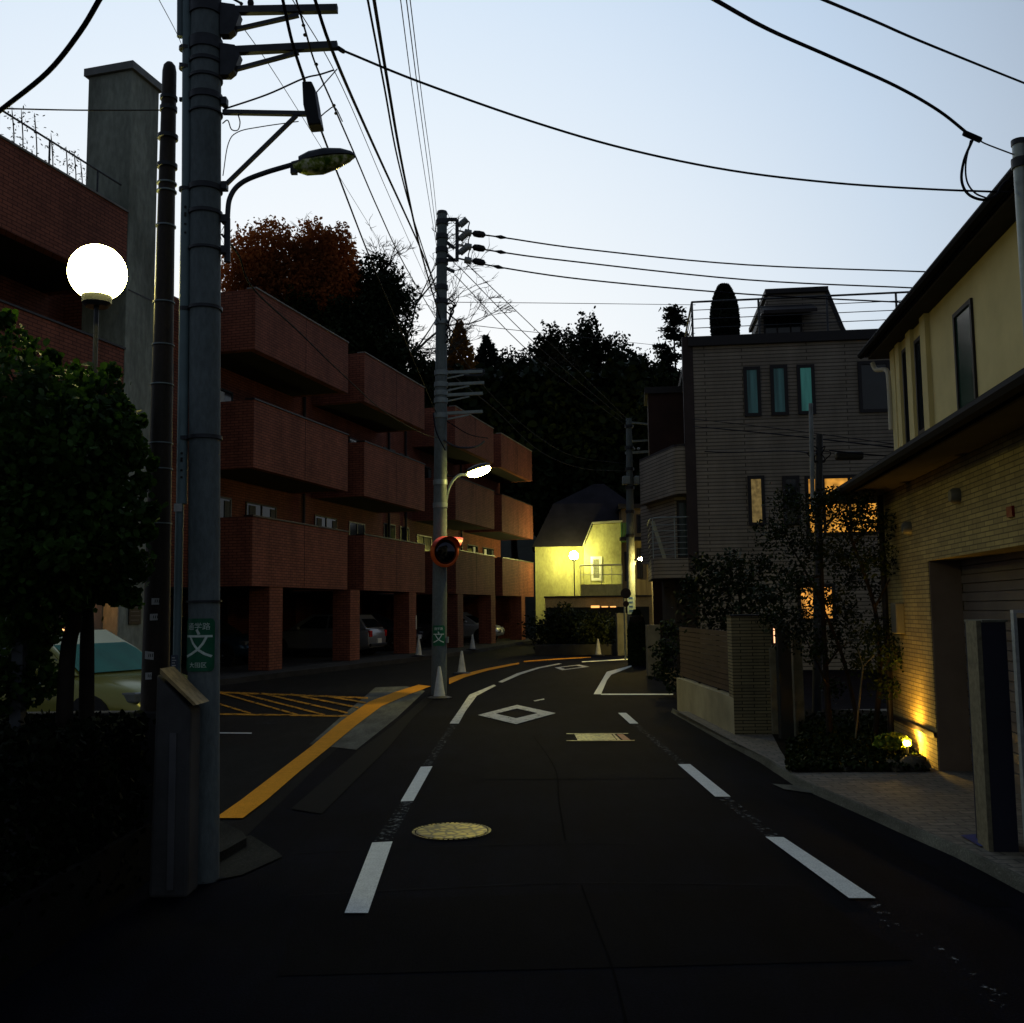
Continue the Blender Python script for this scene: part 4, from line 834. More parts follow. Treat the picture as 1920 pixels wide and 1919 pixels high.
# insulator rack
rk = bar(X2(857, 412), X2(857, 490), .035, .035, 'insulator_rack', pole2)
for y in (412, 488): bar(ax2(y), X2(857, y), .03, .03, 'rack_arm', rk)
for ya, yb in ((448, 466), (470, 490), (500, 510)): bar(ax2(ya), X2(852, yb), .03, .03, 'brace', rk)
m_ins = mat('insulator_porcelain', (.20, .22, .22), .3, .2, 10)
for i, y in enumerate((421, 447, 473)):
    b = MB(); a_, c_ = X2(860, y+4), X2(875, y-9)
    for k in range(4): q = a_.lerp(c_, .25+k*.22); b.lathe(q, [(.02, -.03), (.07, -.02), (.07, .02), (.02, .03)], 12, (c_-a_))
    b.tube([a_, c_], .025, 8); b.build('insulator', m_ins, rk, smooth=35)
    b = MB(); b.tube([X2(860, y+12), X2(873, y+15)], .02, 8)
    for k in range(4): b.lathe(X2(873+3*k, y+15+k*.6), [(.02, -.03), (.07, -.02), (.07, .02), (.02, .03)], 12, X2(900, y+20)-X2(873, y+15))
    b.build('insulator', m_ins, rk, smooth=35)
    b = MB(); b.tube(spline([X2(872, y-8), X2(880, y-4), X2(878, y+8), X2(884, y+16)], 6), .012, 6); b.build('jumper', M['wire'], rk)
# four telecom arms
for y, x_, dy in ((699, 905, -2), (722, 908, -4), (742, 905, -4), (776, 905, -4)):
    ar = bar(ax2(y), X2(x_, y+dy), .03, .03, 'side_arm', pole2, 'steel'); bar(ax2(y+13), X2(880, y+2), .015, .015, 'brace', ar, 'steel')
b = MB(); b.tube(spline([X2(850, 702), X2(880, 695), X2(903, 694), X2(907, 699), X2(900, 704), X2(870, 704)], 5), .025, 8); b.build('cable_loop', M['wireg'], pole2, smooth=True)
# cable clutter where the bundle lands
b = MB()
for k in range(9):
    x0, y0 = 838+rng.uniform(-4, 6), 560+k*8; b.tube(spline([X2(x0, y0), X2(x0+rng.uniform(4, 14), y0+rng.uniform(4, 14), -.2), X2(x0+rng.uniform(-2, 10), y0+22)], 5), .015, 6)
b.build('cable_tangle', M['wire'], pole2)
zs = (X2(820, 1173).z+X2(820, 1211).z)/2; hs = X2(820, 1173).z-X2(820, 1211).z
roundsign(pole2, ax2(1190), .152, -.03, zs, .27, hs, [('通学路', .06, hs*.33), ('文', .24, -.05)])
q = ax2(1200); MB().box((q.x+.14, q.y-.1, q.z-.06), (q.x+.19, q.y-.02, q.z+.06)).build('clip', M['steel'], pole2)
# traffic mirrors on the pole
def mirror(c, nrm, r, label, name='traffic_mirror'):
    t_ = thing(name, label, 'traffic mirror', c, 'traffic mirrors on the middle pole'); nrm = Vector(nrm).normalized()
    MB().lathe(c, [(r*.80, .03), (r*.86, .045), (r, .02), (r, -.03), (r*.9, -.05), (r*.3, -.10), (.02, -.11)], 36, nrm).build('orange_back', mat('mirror_orange', (.55, .09, .012), .45, .2, 6), t_, smooth=40)
    MB().lathe(c, [(r*.80, .035), (r*.6, .06), (r*.3, .078), (.01, .085)], 36, nrm).build('mirror_glass', mat('mirror_face', (.04, .04, .05), .07, .3, 2, 1.0), t_, smooth=True)
    q_ = Vector((0, 0, 1)).rotation_difference(nrm).to_matrix(); sx = Vector((0, 0, 1)).cross(nrm).normalized(); up_ = nrm.cross(sx)
    b = MB(); n = 14; vs = []
    for i in range(n+1):
        a = R(20+140*i/n); e = c+(sx*math.cos(a)+up_*math.sin(a))*r*1.0; vs += [e-nrm*.03, e+nrm*(.05+.16*math.sin(a))]
    b._a(vs, [(2*i, 2*i+2, 2*i+3, 2*i+1) for i in range(n)]); b.build('hood', mat('mirror_hood', (.42, .03, .02), .45, .2, 6), t_, smooth=True)
    return t_
cm = X2(834, 1035, -.42); mirror(cm, (.52, -.85, -.06), .305, 'orange-rimmed convex mirror facing the camera from the middle pole')
cm2 = X2(846, 1034, -.05); mirror(cm2, (.93, .35, -.06), .29, 'second orange mirror seen edge-on behind the dark-faced one')
b = MB(); b.tube([ax2(1030), cm2], .02, 8); b.tube([ax2(1040), cm+Vector((0, .1, 0))], .02, 8); tag(b.build('mirror_arm', M['darksteel'], pole2))
# lit lamp on pole 2
LAMPCOL = (1.0, .86, .30)
def swanlamp(pole_pt, head, length, dirv, label, power, arm_mid, sc_=1.0, glow=110):
    t_ = thing('lit_street_lamp', label, 'street lamp', head)
    MB().tube(spline([pole_pt]+arm_mid+[head-Vector(dirv)*length*.45], 6), .028*sc_, 8).build('arm', M['steel'], t_, smooth=35)
    d = Vector(dirv).normalized(); u = (Vector((0, 0, 1))-d*d.z).normalized(); s_ = d.cross(u); T = Matrix((d, s_, u)).transposed()
    MB().ball(head+u*.07*sc_, (length*.52, length*.26, .07*sc_), 20, 8, T).build('housing', M['darksteel'], t_, smooth=True)
    MB().ball(head-u*.0, (length*.5, length*.24, .10*sc_), 20, 10, T).build('lit_bowl', emis('lamp_glow', (1.0, .82, .22) if glow < 200 else (1.0, .70, .18), glow), t_, smooth=True)
    lamp('lamp_spot', head-u*.16*sc_, power, (1.0, .82, .24), .10, (-u+d*.15, 150))
    return t_
swanlamp(ax2(950)+Vector((.1, 0, 0)), X2(898, 884), .50, (.92, -.1, .28), 'lit yellow street lamp arching from the middle pole in front of the brick flats', 190, [X2(842, 915), X2(858, 893)])
# ------------------------------------------------------------------ far pole
p3 = G(1185, 1236, 0); D3 = p3.y
def X3(x, y, d=0): return P(x, y, D3+d)
pole3 = thing('utility_pole', 'far utility pole at the bend with a frame of insulators on top', 'utility pole', p3)
xt3 = X3(1179, 785)
def ax3(y): z = X3(1180, y).z; return Vector((p3.x+(xt3.x-p3.x)*z/xt3.z, D3, z))
MB().tube([p3, ax3(1000), ax3(785)], [.15, .13, .095], 20).build('shaft', M['polecon'], pole3, smooth=35)
fr3 = bar(X3(1219, 795), X3(1219, 828), .035, .035, 'insulator_frame', pole3, 'steel'); bar(ax3(792), X3(1219, 796), .03, .03, 'frame_arm', fr3, 'steel'); bar(ax3(828), X3(1219, 826), .03, .03, 'frame_arm', fr3, 'steel')
for y in (797, 810, 822): MB().ball(X3(1225, y), (.09, .06, .06), 10, 8).build('insulator', m_ins, fr3, smooth=True)
cr = bar(X3(1172, 850), X3(1218, 847), .04, .04, 'crossarm', pole3, 'steel')
for x in (1188, 1197, 1220): MB().ball(X3(x, 842), .05, 8, 6).build('insulator', m_ins, cr, smooth=True)
for x0, x1 in ((1168, 1180), (1190, 1197)): a_, c_ = X3(x0, 908, -.2), X3(x1, 895, .1); MB().box((a_.x, a_.y, a_.z), (c_.x, c_.y, c_.z)).build('grey_box', M['steel'], pole3, bevel=.02)
for y in (800, 840, 880, 915, 960, 1005): q = ax3(y); MB().tube([q-Vector((0, 0, .05)), q+Vector((0, 0, .05))], .15, 14).build('band', M['darksteel'], pole3)
a_, c_ = X3(1177, 1152, -.16), X3(1189, 1120, -.16); sg = tag(MB().box((a_.x, a_.y-.01, a_.z), (c_.x, c_.y, c_.z)).build('pole_plate', mat('blue_white_sign', (.20, .28, .36), .6, .3, 6), pole3))
b = MB()
for k in range(4): z = a_.z+.08+.14*k; b.box((a_.x+.05, a_.y-.016, z), (c_.x-.05, a_.y-.0105, z+.06))
b.build('lettering', mat('sign_blue', (.02, .06, .22), .6, .1, 4), sg)
swanlamp(ax3(1066)+Vector((.1, 0, 0)), X3(1207, 1047, -.5), .36, (.95, -.2, .1), 'small lit lamp on the right side of the far pole', 150, [X3(1192, 1052)], .8, 800)
# round sign left of the far pole
rs = thing('round_sign', 'dark round road sign on a thin post left of the far pole', 'road sign', G(1173, 1238))
q = G(1173, 1238); q2 = P(1173, 1113, q.y); MB().tube([q, (q.x, q.y, q2.z)], .03, 8).build('post', M['steel'], rs)
MB().lathe((q2.x, q2.y-.05, q2.z), [(.17, -.01), (.17, .01)], 24, (0, -1, 0)).build('disc', mat('sign_back', (.03, .025, .03), .6, .2, 3), rs)
MB().lathe((q2.x, q2.y-.05, q2.z-.34), [(.10, -.01), (.10, .01)], 16, (0, -1, 0)).build('disc', mat('sign_back2', (.05, .03, .03), .6, .2, 3), rs)
# globe lamps
def globe(c, base, r, label, power, m_s=14, postr=.03):
    t_ = thing('globe_lamp', label, 'garden lamp', base)
    MB().tube([base, (c.x, c.y, c.z-r*1.2)], postr, 12).build('post', M['darksteel'], t_, smooth=35)
    MB().lathe((c.x, c.y, c.z), [(r*.38, -r*1.25), (r*.5, -r*1.12), (r*.52, -r*.86)], 24).build('collar', M['darksteel'], t_, smooth=35)
    MB().ball(c, r, 32, 20).build('globe', emis('globe_glow', (1.0, .88, .28), m_s), t_, smooth=True)
    return t_
DG = 7.4; cg = P(183, 512, DG)
globe(cg, Vector((cg.x, DG, 0)), .210, 'large lit white globe lamp on a slim post above the tree, left side', 0, 55, .018)
DF = 53.3; cg2 = P(1076, 1042, DF)
globe(cg2, Vector((cg2.x, DF, 0)), .23, 'small lit globe lamp on a post before the far pale house', 0, 240)
# ------------------------------------------------------------------ cones
def cone(x, y, label, first=[None], k=1.0):
    q = G(x, y, 0); 
    if y < 1235 and x < 900: q = G(x, y, .14)
    if first[0] is None:
        t_ = thing('traffic_cone', label, 'traffic cone', q, 'grey traffic cones along the road edge'); first[0] = t_
        xf = lambda p: p+q
        MB(xf).lathe((0, 0, 0), [(.115, .045), (.108, .06), (.03, .58), (.022, .60), (.0, .60)], 24).build('cone_body', mat('faded_cone', (.50, .52, .50), .6, .2, 6), t_, smooth=35)
        MB(xf).lathe((0, 0, 0), [(.24, 0), (.24, .02), (.17, .045), (.12, .05)], 8).build('rubber_base', M['black'], t_)
        return t_
    src = first[0]; t_ = src.copy(); COL.objects.link(t_); t_.location = q; t_['label'] = label
    for c_ in src.children: d_ = c_.copy(); COL.objects.link(d_); d_.parent = t_
    return t_
cone(824, 1310, 'nearest pale cone standing against the foot of the middle pole'); cone(866, 1264, 'pale cone just beyond and right of the middle pole')
cone(886, 1219, 'pale cone at the garage edge in front of the red tail lights'); cone(785, 1231, 'pale cone at the garage edge left of the middle pole'); cone(1122, 1230, 'lone pale cone under the far hedge')

# ------------------------------------------------------------------ service pole in the garden
sp = G(1532, 1345, 0); DS = sp.y
pole4 = thing('service_pole', 'dark service pole with a pale conduit behind the garden tree', 'utility pole', sp)
q = P(1536, 815, DS); MB().tube([sp, q], [.075, .055], 16).build('shaft', mat('dark_pole_paint', (.02, .022, .03), .6, .3, 3), pole4, smooth=35)
MB().tube([P(1524, 960, DS-.1), P(1520, 757, DS-.1)], .032, 12).build('conduit', mat('pale_conduit', (.16, .19, .22), .5, .3, 4), pole4, smooth=35)
b = MB()
for k in range(6):
    a0 = R(60*k); b.tube(spline([P(1536, 845, DS), P(1536+22*math.cos(a0), 850-14*math.sin(a0), DS-.1), P(1536+8*math.cos(a0+1), 868, DS)], 5), .008, 5)
b.build('cable_loops', M['wire'], pole4)
a_ = P(1566, 848, DS); c_ = P(1618, 862, DS)
tag(MB().box((a_.x, DS-.07, c_.z), (c_.x, DS+.07, a_.z)).build('cable_closure', M['black'], bevel=.03), 'black cable closure hanging on the wires right of the service pole', 'cable box')

# ------------------------------------------------------------------ wires
def wire(pts, r, label, name='overhead_cable', m='wire', group=None, n=6, cat='cable'):
    p3 = [P(x, y, d) for x, y, d in pts]                # spans that leave the picture run on well past its edge
    out_ = lambda p: p[0] < 0 or p[0] > 1920 or p[1] < 0
    q = spline(p3, n)
    if out_(pts[0]): q.insert(0, q[0]+(q[0]-q[1]).normalized()*9)
    if out_(pts[-1]): q.append(q[-1]+(q[-1]-q[-2]).normalized()*9)
    return tag(MB().tube(q, r, 6).build(name, M[m], smooth=True), label, cat, group)
wire([(588, -8, 6.0), (628, 108, D1+.1), (700, 272, 9.3), (790, 470, 15.5), (824, 560, D2-.2)], .0125, 'thick twisted cable from the lower crossarm tip down to the middle pole')
wire([(528, -10, 6.0), (548, 80, 6.2), (571, 152, 6.5)], .011, 'black cable dropping past both crossarms into the cable closure')
wire([(598, 234, 6.55), (625, 305, 7.4), (700, 500, 10.5), (760, 640, 14), (818, 775, D2-.2)], .008, 'cable leaving the bottom of the cable closure behind the lamp head')
wavy = wire([(553, -8, 6.1), (573, 60, 6.3), (592, 122, 6.7), (628, 205, 7.3), (665, 290, 8.2), (710, 395, 10), (760, 500, 13), (822, 606, D2-.2)], .007, 'wavy thin cable with small knobs passing right of the cable closure', 'telephone_cable')
for i, (x, y) in enumerate(((572, 66), (593, 121), (569, 48), (626, 198), (630, 213))): MB().ball(P(x, y, 6.4+.2*i), (.014, .014, .011), 10, 8).build('knob', M['black'], wavy)
wire([(545, -6, 6.2), (640, 160, 7.5), (735, 380, 11), (815, 560, D2-.3)], .0035, 'hair-thin wire beside the wavy cable', 'telephone_wire', 'wireg')
wire([(688, -8, 7.0), (720, 160, 8.6), (746, 300, 10.6), (778, 420, 14), (822, 555, D2-.2)], .010, 'left of the two black cables that meet above the middle pole')
wire([(700, -8, 7.0), (726, 150, 8.6), (756, 320, 11.2), (790, 475, 15.5), (826, 600, D2-.2)], .015, 'thickest black cable, running straight to the middle pole')
wire([(750, -8, 8.0), (776, 190, 11.2), (800, 350, 15.5), (820, 470, D2-.2)], .005, 'left wire of the three thin grey ones above the middle pole', 'power_wire', 'wireg')
wire([(761, -8, 8.0), (786, 190, 11.4), (806, 340, 16), (819, 444, D2-.2)], .0055, 'middle wire of the three thin grey ones above the middle pole', 'power_wire', 'wireg')
wire([(768, -8, 8.0), (792, 190, 11.6), (811, 330, 16), (820, 418, D2-.2)], .005, 'right wire of the three thin grey ones above the middle pole', 'power_wire', 'wireg')
wire([(633, 90, D1), (644, 97, 6.6)], .016, 'short end clamp where the long service cable leaves the crossarm', 'cable_clamp', cat='clamp')
wire([(640, 94, D1), (787, 154, 6.7), (1000, 229, 7.0), (1180, 281, 7.3), (1370, 320, 7.6), (1560, 343, 7.8), (1740, 355, 7.9), (1896, 361, 8.0)], .0085, 'long sagging service cable from the crossarm to the mast at the right')
wire([(1330, -6, 5.0), (1440, 55, 5.8), (1560, 108, 6.6), (1680, 162, 7.2), (1760, 208, 7.6), (1816, 252, 7.9)], .012, 'dark cable coming down from the top edge to the mast clamp')
wire([(1808, 250, 7.9), (1838, 263, 7.95)], .026, 'black tension clamp hanging in front of the mast', 'cable_clamp', cat='clamp')
wire([(1836, 262, 7.95), (1848, 270, 7.95), (1900, 290, 8.0)], .006, 'thin steel hook wire between the clamp and the mast', 'hook_wire', 'wireg')
wire([(1824, 262, 7.9), (1808, 300, 7.85), (1803, 338, 7.85), (1815, 364, 7.85), (1842, 375, 7.9), (1866, 368, 7.95), (1878, 350, 8.0), (1888, 340, 8.0), (1898, 343, 8.0)], .011, 'thick black drip loop hanging left of the mast', 'drip_loop')
wire([(1820, 264, 7.9), (1811, 305, 7.8), (1813, 340, 7.8), (1828, 362, 7.8), (1850, 372, 7.85)], .007, 'thinner inner drip loop hanging left of the mast', 'drip_loop')
wire([(1530, -6, 4.5), (1640, 40, 5.4), (1720, 75, 6.0), (1860, 132, 7), (1935, 162, 7.5)], .008, 'black cable crossing the top right corner of the sky')
for i, (pts, lab) in enumerate((([(884, 438), (945, 446), (1100, 468), (1400, 497), (1765, 511)], 'upper'), ([(884, 464), (945, 474), (1060, 489), (1400, 525), (1730, 541)], 'middle'), ([(884, 490), (940, 502), (1100, 525), (1400, 552), (1705, 568)], 'lowest'))):
    nw = len(pts); wire([(x, y, D2+.3*k) for k, (x, y) in enumerate(pts)], .016, f'{lab} of the three parallel wires crossing the sky right of the middle pole', 'power_wire', group='three parallel wires to the right')
    (x, y) = pts[0]; b = MB(); b.lathe(P(x+14, y+1.5, D2), [(.02, -.14), (.065, -.10), (.075, 0), (.065, .10), (.02, .14)], 10, P(pts[1][0], pts[1][1], D2)-P(x, y, D2)); b.lathe(P(pts[1][0]-6, pts[1][1]-1, D2), [(.015, -.12), (.045, 0), (.015, .12)], 8, P(pts[1][0], pts[1][1], D2)-P(x, y, D2))
    tag(b.build('wire_sleeve', M['black']), f'black sleeve on the {lab} of the three parallel wires', 'insulator sleeve', 'black sleeves right of the middle pole')
wire([(845, 567, D2), (1060, 569, 22), (1304, 572, 26)], .007, 'level hair-thin wire between the middle pole and the roof terrace', 'telephone_wire', 'wireg')
wire([(850, 606, D2), (990, 622, 24), (1235, 648, 34)], .008, 'thin wire running behind the big dark tree right of the middle pole', 'telephone_wire', 'wireg')
for k, (a0, b0, lab) in enumerate((((852, 515), (1176, 800), 'lowest'), ((860, 500), (1176, 792), 'middle'), ((874, 494), (1178, 788), 'upper'))):
    mx_, my_ = (a0[0]+b0[0])/2+(-6, 0, 8)[k], (a0[1]+b0[1])/2+(16, 12, 6)[k]
    wire([(a0[0], a0[1], D2), (mx_, my_, (D2+D3)/2-3), (b0[0], b0[1], D3)], .009, f'{lab} of the three slanting wires from the middle pole to the far pole', 'power_wire', 'wireg', 'three wires down to the far pole')
wire([(842, 640, D2), (930, 750, 24), (1010, 820, 27), (1080, 857, 30), (1176, 870, D3)], .009, 'upper drooping cable from the middle pole to the far pole', 'telephone_cable', 'wireg')
wire([(842, 700, D2), (930, 770, 24), (1010, 845, 27), (1090, 878, 30), (1176, 884, D3)], .009, 'lower drooping cable from the middle pole to the far pole', 'telephone_cable', 'wireg')
wire([(416, 440, D1), (448, 480, 7), (475, 542, 7.6), (560, 622, 9.5), (640, 700, 12), (720, 772, 15), (790, 812, 18), (822, 822, D2-.2)], .0075, 'black cable hanging across the brick balconies to the middle pole')
wire([(832, 826, D2-.15), (855, 838, D2), (880, 840, D2+.2), (898, 836, D2+.4), (908, 828, D2+.5)], .022, 'spiral-wrapped cable end right of the middle pole above the lamp', 'wrapped_cable', 'wireg')
wire([(838, 790, D2-.1), (880, 815, 21), (915, 822, 22)], .012, 'short black cable leaving the middle pole above its lamp')
wire([(812, 775, D2-.1), (818, 810, D2-.25), (835, 845, D2-.2)], .012, 'drooping black cable on the left side of the middle pole')
wire([(192, -10, 4.6), (150, 60, 4.8), (90, 135, 5.0), (10, 200, 5.2), (-20, 222, 5.3)], .013, 'thick black cable crossing the top left corner')
wire([(8, 204, 5.2), (150, 207, 5.8), (300, 207, D0)], .0045, 'thin level cable from the top left cable to the dark pole')
wire([(295, -6, 4.5), (330, 60, 5.5), (345, 95, D1)], .002, 'hair-thin wire coming down to the conduit on the big pole', 'telephone_wire', 'wireg')
wire([(444, 36, D1), (500, 115, 7.6), (570, 225, 9.5), (660, 370, 13), (740, 500, 17)], .003, 'hair-thin wire slanting from the upper bracket past the closure', 'telephone_wire', 'wireg')
wire([(420, 205, D1), (500, 178, D1), (568, 148, 6.6), (600, 140, 6.7), (625, 132, 6.8)], .006, 'black lead from the big pole over the closure top to the twisted cable', 'cable_lead')
wire([(592, 175, 6.5), (610, 155, 6.6), (632, 130, 6.8)], .004, 'thin lead curling from the closure up to the twisted cable', 'cable_lead')
wire([(600, 220, 6.5), (614, 208, 6.5), (628, 202, 6.6), (642, 228, 6.9)], .004, 'knotted thin lead right of the closure bottom', 'cable_lead')
wire([(418, 330, D1), (428, 270, D1), (446, 248, D1), (490, 238, D1), (560, 228, 6.55)], .0035, 'thin grey wire arching under the bracket arm', 'cable_lead', 'wireg')
wire([(417, 232, D1), (427, 226, D1), (434, 243, D1), (446, 244, D1), (450, 230, D1), (446, 214, D1)], .004, 'small loop of wire hanging under the bracket arm', 'cable_lead')
wire([(1300, 786, 26), (1450, 803, 22), (1700, 836, 17)], .009, 'upper wire crossing the front of the grey house')
wire([(1300, 800, 26), (1450, 814, 22), (1700, 842, 17)], .014, 'second, thicker wire crossing the front of the grey house')
wire([(1218, 838, D3), (1340, 848, 26), (1470, 846, 20), (1520, 850, DS)], .014, 'black cable from the far pole to the service pole')
wire([(1555, 845, DS), (1620, 852, DS-.3), (1700, 858, 15)], .010, 'black cable between the service pole and the cream house')
# ------------------------------------------------------------------ vegetation
def crown(parent, m, c, r, n, size, clumps=14, spread=.62, cr=.42, flat=0.0, bare=0.0, name='crown', shape=None, asp=.6):
    """leaf faces gathered in clumps through the crown's volume, with gaps between"""
    c = np.array(c); r = np.array(r); cl = []
    while len(cl) < clumps:
        q = rng.normal(size=3); q /= np.linalg.norm(q); q *= rng.uniform(.35, 1)**.6*spread
        if shape and not shape(q): continue
        cl.append(q)
    per = n//clumps; pts = []
    for q in cl:
        k = cr*rng.uniform(.6, 1.15); d = rng.normal(size=(per, 3)); d /= np.linalg.norm(d, axis=1)[:, None]
        pts.append(q+d*(rng.uniform(.25, 1.0, size=(per, 1))**.45)*k*np.array([1, 1, .72]))
    p = np.concatenate(pts)*r+c
    return quads(name, m, p, size*rng.uniform(.6, 1.3, len(p)), parent, flat=flat, asp=asp)
from mathutils import noise as mnoise
def ncrown(parent, m, c, r, n, size, seed, lump=.22, hole=-.22, ns=2.2, fuzz=.06, name='crown', asp=.6):
    """an uneven crown: an ellipsoid pushed in and out by noise, thinned by holes, with stray sprigs at the edge"""
    out_ = []; off = Vector((seed*3.7, seed*1.3, seed*7.1))
    while len(out_) < n:
        q = rng.normal(size=(n, 3)); q /= np.linalg.norm(q, axis=1)[:, None]; k = rng.uniform(0, 1, n)**.40
        for d_, kk in zip(q, k):
            dv = Vector(d_); e = 1-lump+lump*1.6*mnoise.noise(dv*2.1+off)+lump*.8*mnoise.noise(dv*5.3+off)+lump*.45*mnoise.noise(dv*11+off)+lump*.5
            p = dv*kk*e
            if mnoise.noise(p*ns+off)+.5*mnoise.noise(p*ns*2.3+off) < hole: continue
            out_.append(p)
            if len(out_) >= n: break
    p = np.array([tuple(v) for v in out_])+rng.normal(size=(n, 3))*fuzz*(rng.uniform(0, 1, (n, 1)) > .8)
    p = p*np.array(r)+np.array(c); return quads(name, m, p, size*rng.uniform(.5, 1.3, n), parent, asp=asp)
def trunk(parent, base, top, r, m, limbs=6, spread=1.2, up=.6, name='trunk'):
    b = MB(); base = Vector(base); top = Vector(top); h = top-base
    mids = [base.lerp(top, t)+Vector((rng.normal()*.05, rng.normal()*.05, 0))*h.length*.25 for t in (.3, .6)]
    b.tube(spline([base]+mids+[top], 5), list(np.linspace(r, r*.25, 16)), 10)
    for i in range(limbs):
        t = rng.uniform(.35, .9); s_ = base.lerp(top, t); a = rng.uniform(0, 6.28); l = spread*rng.uniform(.6, 1.1)
        e = s_+Vector((math.cos(a)*l, math.sin(a)*l, up*l)); md = s_.lerp(e, .5)+Vector((0, 0, l*.1))
        b.tube(spline([s_, md, e], 4), list(np.linspace(r*.45*(1-t*.5), r*.08, 9)), 6)
    return b.build(name, m, parent, smooth=True)
m_bark = mat('dark_bark', (.02, .016, .012), .9, .4, 6, 0, .1)
L_dark = leafmat('evergreen_leaves', (.008, .017, .007), (.022, .032, .011), .5)
L_mid = leafmat('olive_leaves', (.018, .026, .008), (.06, .052, .014), .4, .8, .05, .3)
L_red = leafmat('rust_leaves', (.26, .09, .028), (.62, .17, .045), .30, .8, .05, .5)
L_org = leafmat('ochre_needles', (.22, .10, .02), (.45, .20, .03), .5, .8, .05, .4)
L_con = leafmat('conifer_needles', (.005, .010, .008), (.012, .018, .012), .6)
L_gar = leafmat('garden_leaves', (.007, .014, .003), (.020, .032, .006), 3)
L_near = leafmat('glossy_leaves', (.012, .030, .005), (.055, .125, .016), 4, .6, .12, .35)
def ftree(x, ytop, wpx, ybase, d, label, name, m, n=5200, sz=.34, clumps=16, cr=.40, kind='round', cat='tree', shape=None, sp_=.62, lump=.24, hole=-.30, ns=2.2):
    top = P(x, ytop, d); bot = P(x, ybase, d); rx = wpx/2*d/F_PX; rz = (top.z-bot.z)/2; gz = hillz(top.x, d)
    t_ = thing(name, label, cat, (top.x, d, gz))
    trunk(t_, (top.x, d, gz-.3), (top.x, d, bot.z+rz*1.4), .28 if rx > 2 else .18, m_bark, 7, rx*.7)
    cc = (top.x, d, bot.z+rz)
    if kind == 'round': ncrown(t_, m, cc, (rx*1.02, rx*.8, rz*1.02), int(n*1.5), sz*.72, x*.013, lump, hole, ns)
    elif kind == 'cone':
        k = rng.uniform(0, 1, n)**.6; a = rng.uniform(0, 6.28, n); lay = np.floor(k*11)/11*.5+k*.5; rad = rx*(.06+.94*lay)*(rng.uniform(.2, 1, n)**.5)*(1+.15*np.sin(a*5+k*30))
        p = np.stack([cc[0]+np.cos(a)*rad, d+np.sin(a)*rad, cc[2]+rz-2*rz*k-rad*.15], 1); quads('crown', m, p, sz*rng.uniform(.6, 1.3, n), t_, asp=.4)
    elif kind == 'layer':                            # pine: flat plates of needles
        pts = []
        for i in range(clumps):
            k = (i+.5)/clumps; a = rng.uniform(0, 6.28); l = rx*(.15+.85*k**.7)*rng.uniform(.5, .85); q = np.array([cc[0]+math.cos(a)*l, d+math.sin(a)*l, cc[2]+rz-2*rz*k])
            m_ = n//clumps; e = rng.normal(size=(m_, 3))*np.array([rx*.17, rx*.17, rz*.028]); pts.append(q+e)
        quads('crown', m, np.concatenate(pts), sz*rng.uniform(.6, 1.3, (n//clumps)*clumps), t_, asp=.45, flat=.3)
    return t_
ftree(500, 412, 190, 660, 59.5, 'rust-coloured autumn tree above the first brick parapet, next to the big pole', 'maple_tree', L_red, 13000, .32, lump=.18, hole=-.6)
ftree(608, 412, 150, 640, 59.7, 'rust-red autumn tree right of the first, with a ragged top', 'maple_tree', L_red, 12000, .32, lump=.18, hole=-.6)
ftree(560, 530, 170, 720, 58.8, 'dark olive tree below and between the two rust-coloured ones', 'broadleaf_tree', L_mid, 6000, .34, 18, .45)
ftree(708, 480, 146, 670, 60.5, 'dark evergreen with a rounded crown left of the bare tree', 'evergreen_tree', L_dark, 8000, .32, 20, .42)
ftree(655, 545, 140, 740, 58.6, 'dark evergreen in the dip between the rust tree and the rounded crown', 'evergreen_tree', L_dark, 7000, .32, 18, .45)
ftree(735, 610, 110, 760, 58, 'ragged dark tree with sky gaps just above the second brick block', 'evergreen_tree', L_dark, 3600, .34, lump=.4, hole=.02, ns=3.2)
ftree(795, 660, 80, 800, 57, 'small ragged tree left of the middle pole above the brick roof', 'evergreen_tree', L_dark, 3600, .32, lump=.35, hole=-.08, ns=3)
ftree(440, 560, 90, 720, 56, 'dark bushy tree tucked behind the big pole above the brick corner', 'evergreen_tree', L_mid, 5000, .32, 14, .5)
ftree(862, 600, 150, 780, 66, 'ochre pointed conifer right behind the middle pole', 'golden_conifer', L_org, 6000, .32, kind='cone')
ftree(912, 628, 190, 810, 68, 'spiky dark conifer right of the ochre one', 'conifer_tree', L_con, 8000, .34, kind='cone')
ftree(968, 650, 120, 820, 67, 'low dark tree in the dip of the skyline', 'evergreen_tree', L_dark, 6000, .34, 16, .42)
ftree(1030, 594, 112, 800, 70, 'left half of the big dark twin-crowned tree on the skyline', 'camphor_tree', L_dark, 9000, .34, lump=.42, hole=-.12, ns=3.6)
ftree(1110, 592, 128, 800, 71, 'right half of the big dark twin-crowned tree on the skyline', 'camphor_tree', L_dark, 11000, .34, lump=.42, hole=-.14, ns=3.6)
ftree(1048, 660, 120, 830, 67, 'brownish open tree in front of the twin-crowned one', 'broadleaf_tree', leafmat('brown_olive_leaves', (.012, .012, .004), (.035, .028, .008), .5), 4200, .32, 18, .32)
ftree(1180, 634, 120, 820, 69, 'dark tree stepping down to the right of the twin-crowned one', 'evergreen_tree', L_dark, 7000, .34, 18, .38)
ftree(1262, 578, 92, 730, 60, 'tall layered pine left of the grey house roof', 'pine_tree', L_con, 3600, .26, clumps=26, kind='layer')
ftree(1240, 690, 110, 860, 58, 'dark evergreen under the layered pine', 'evergreen_tree', L_dark, 6000, .34, 14, .45)
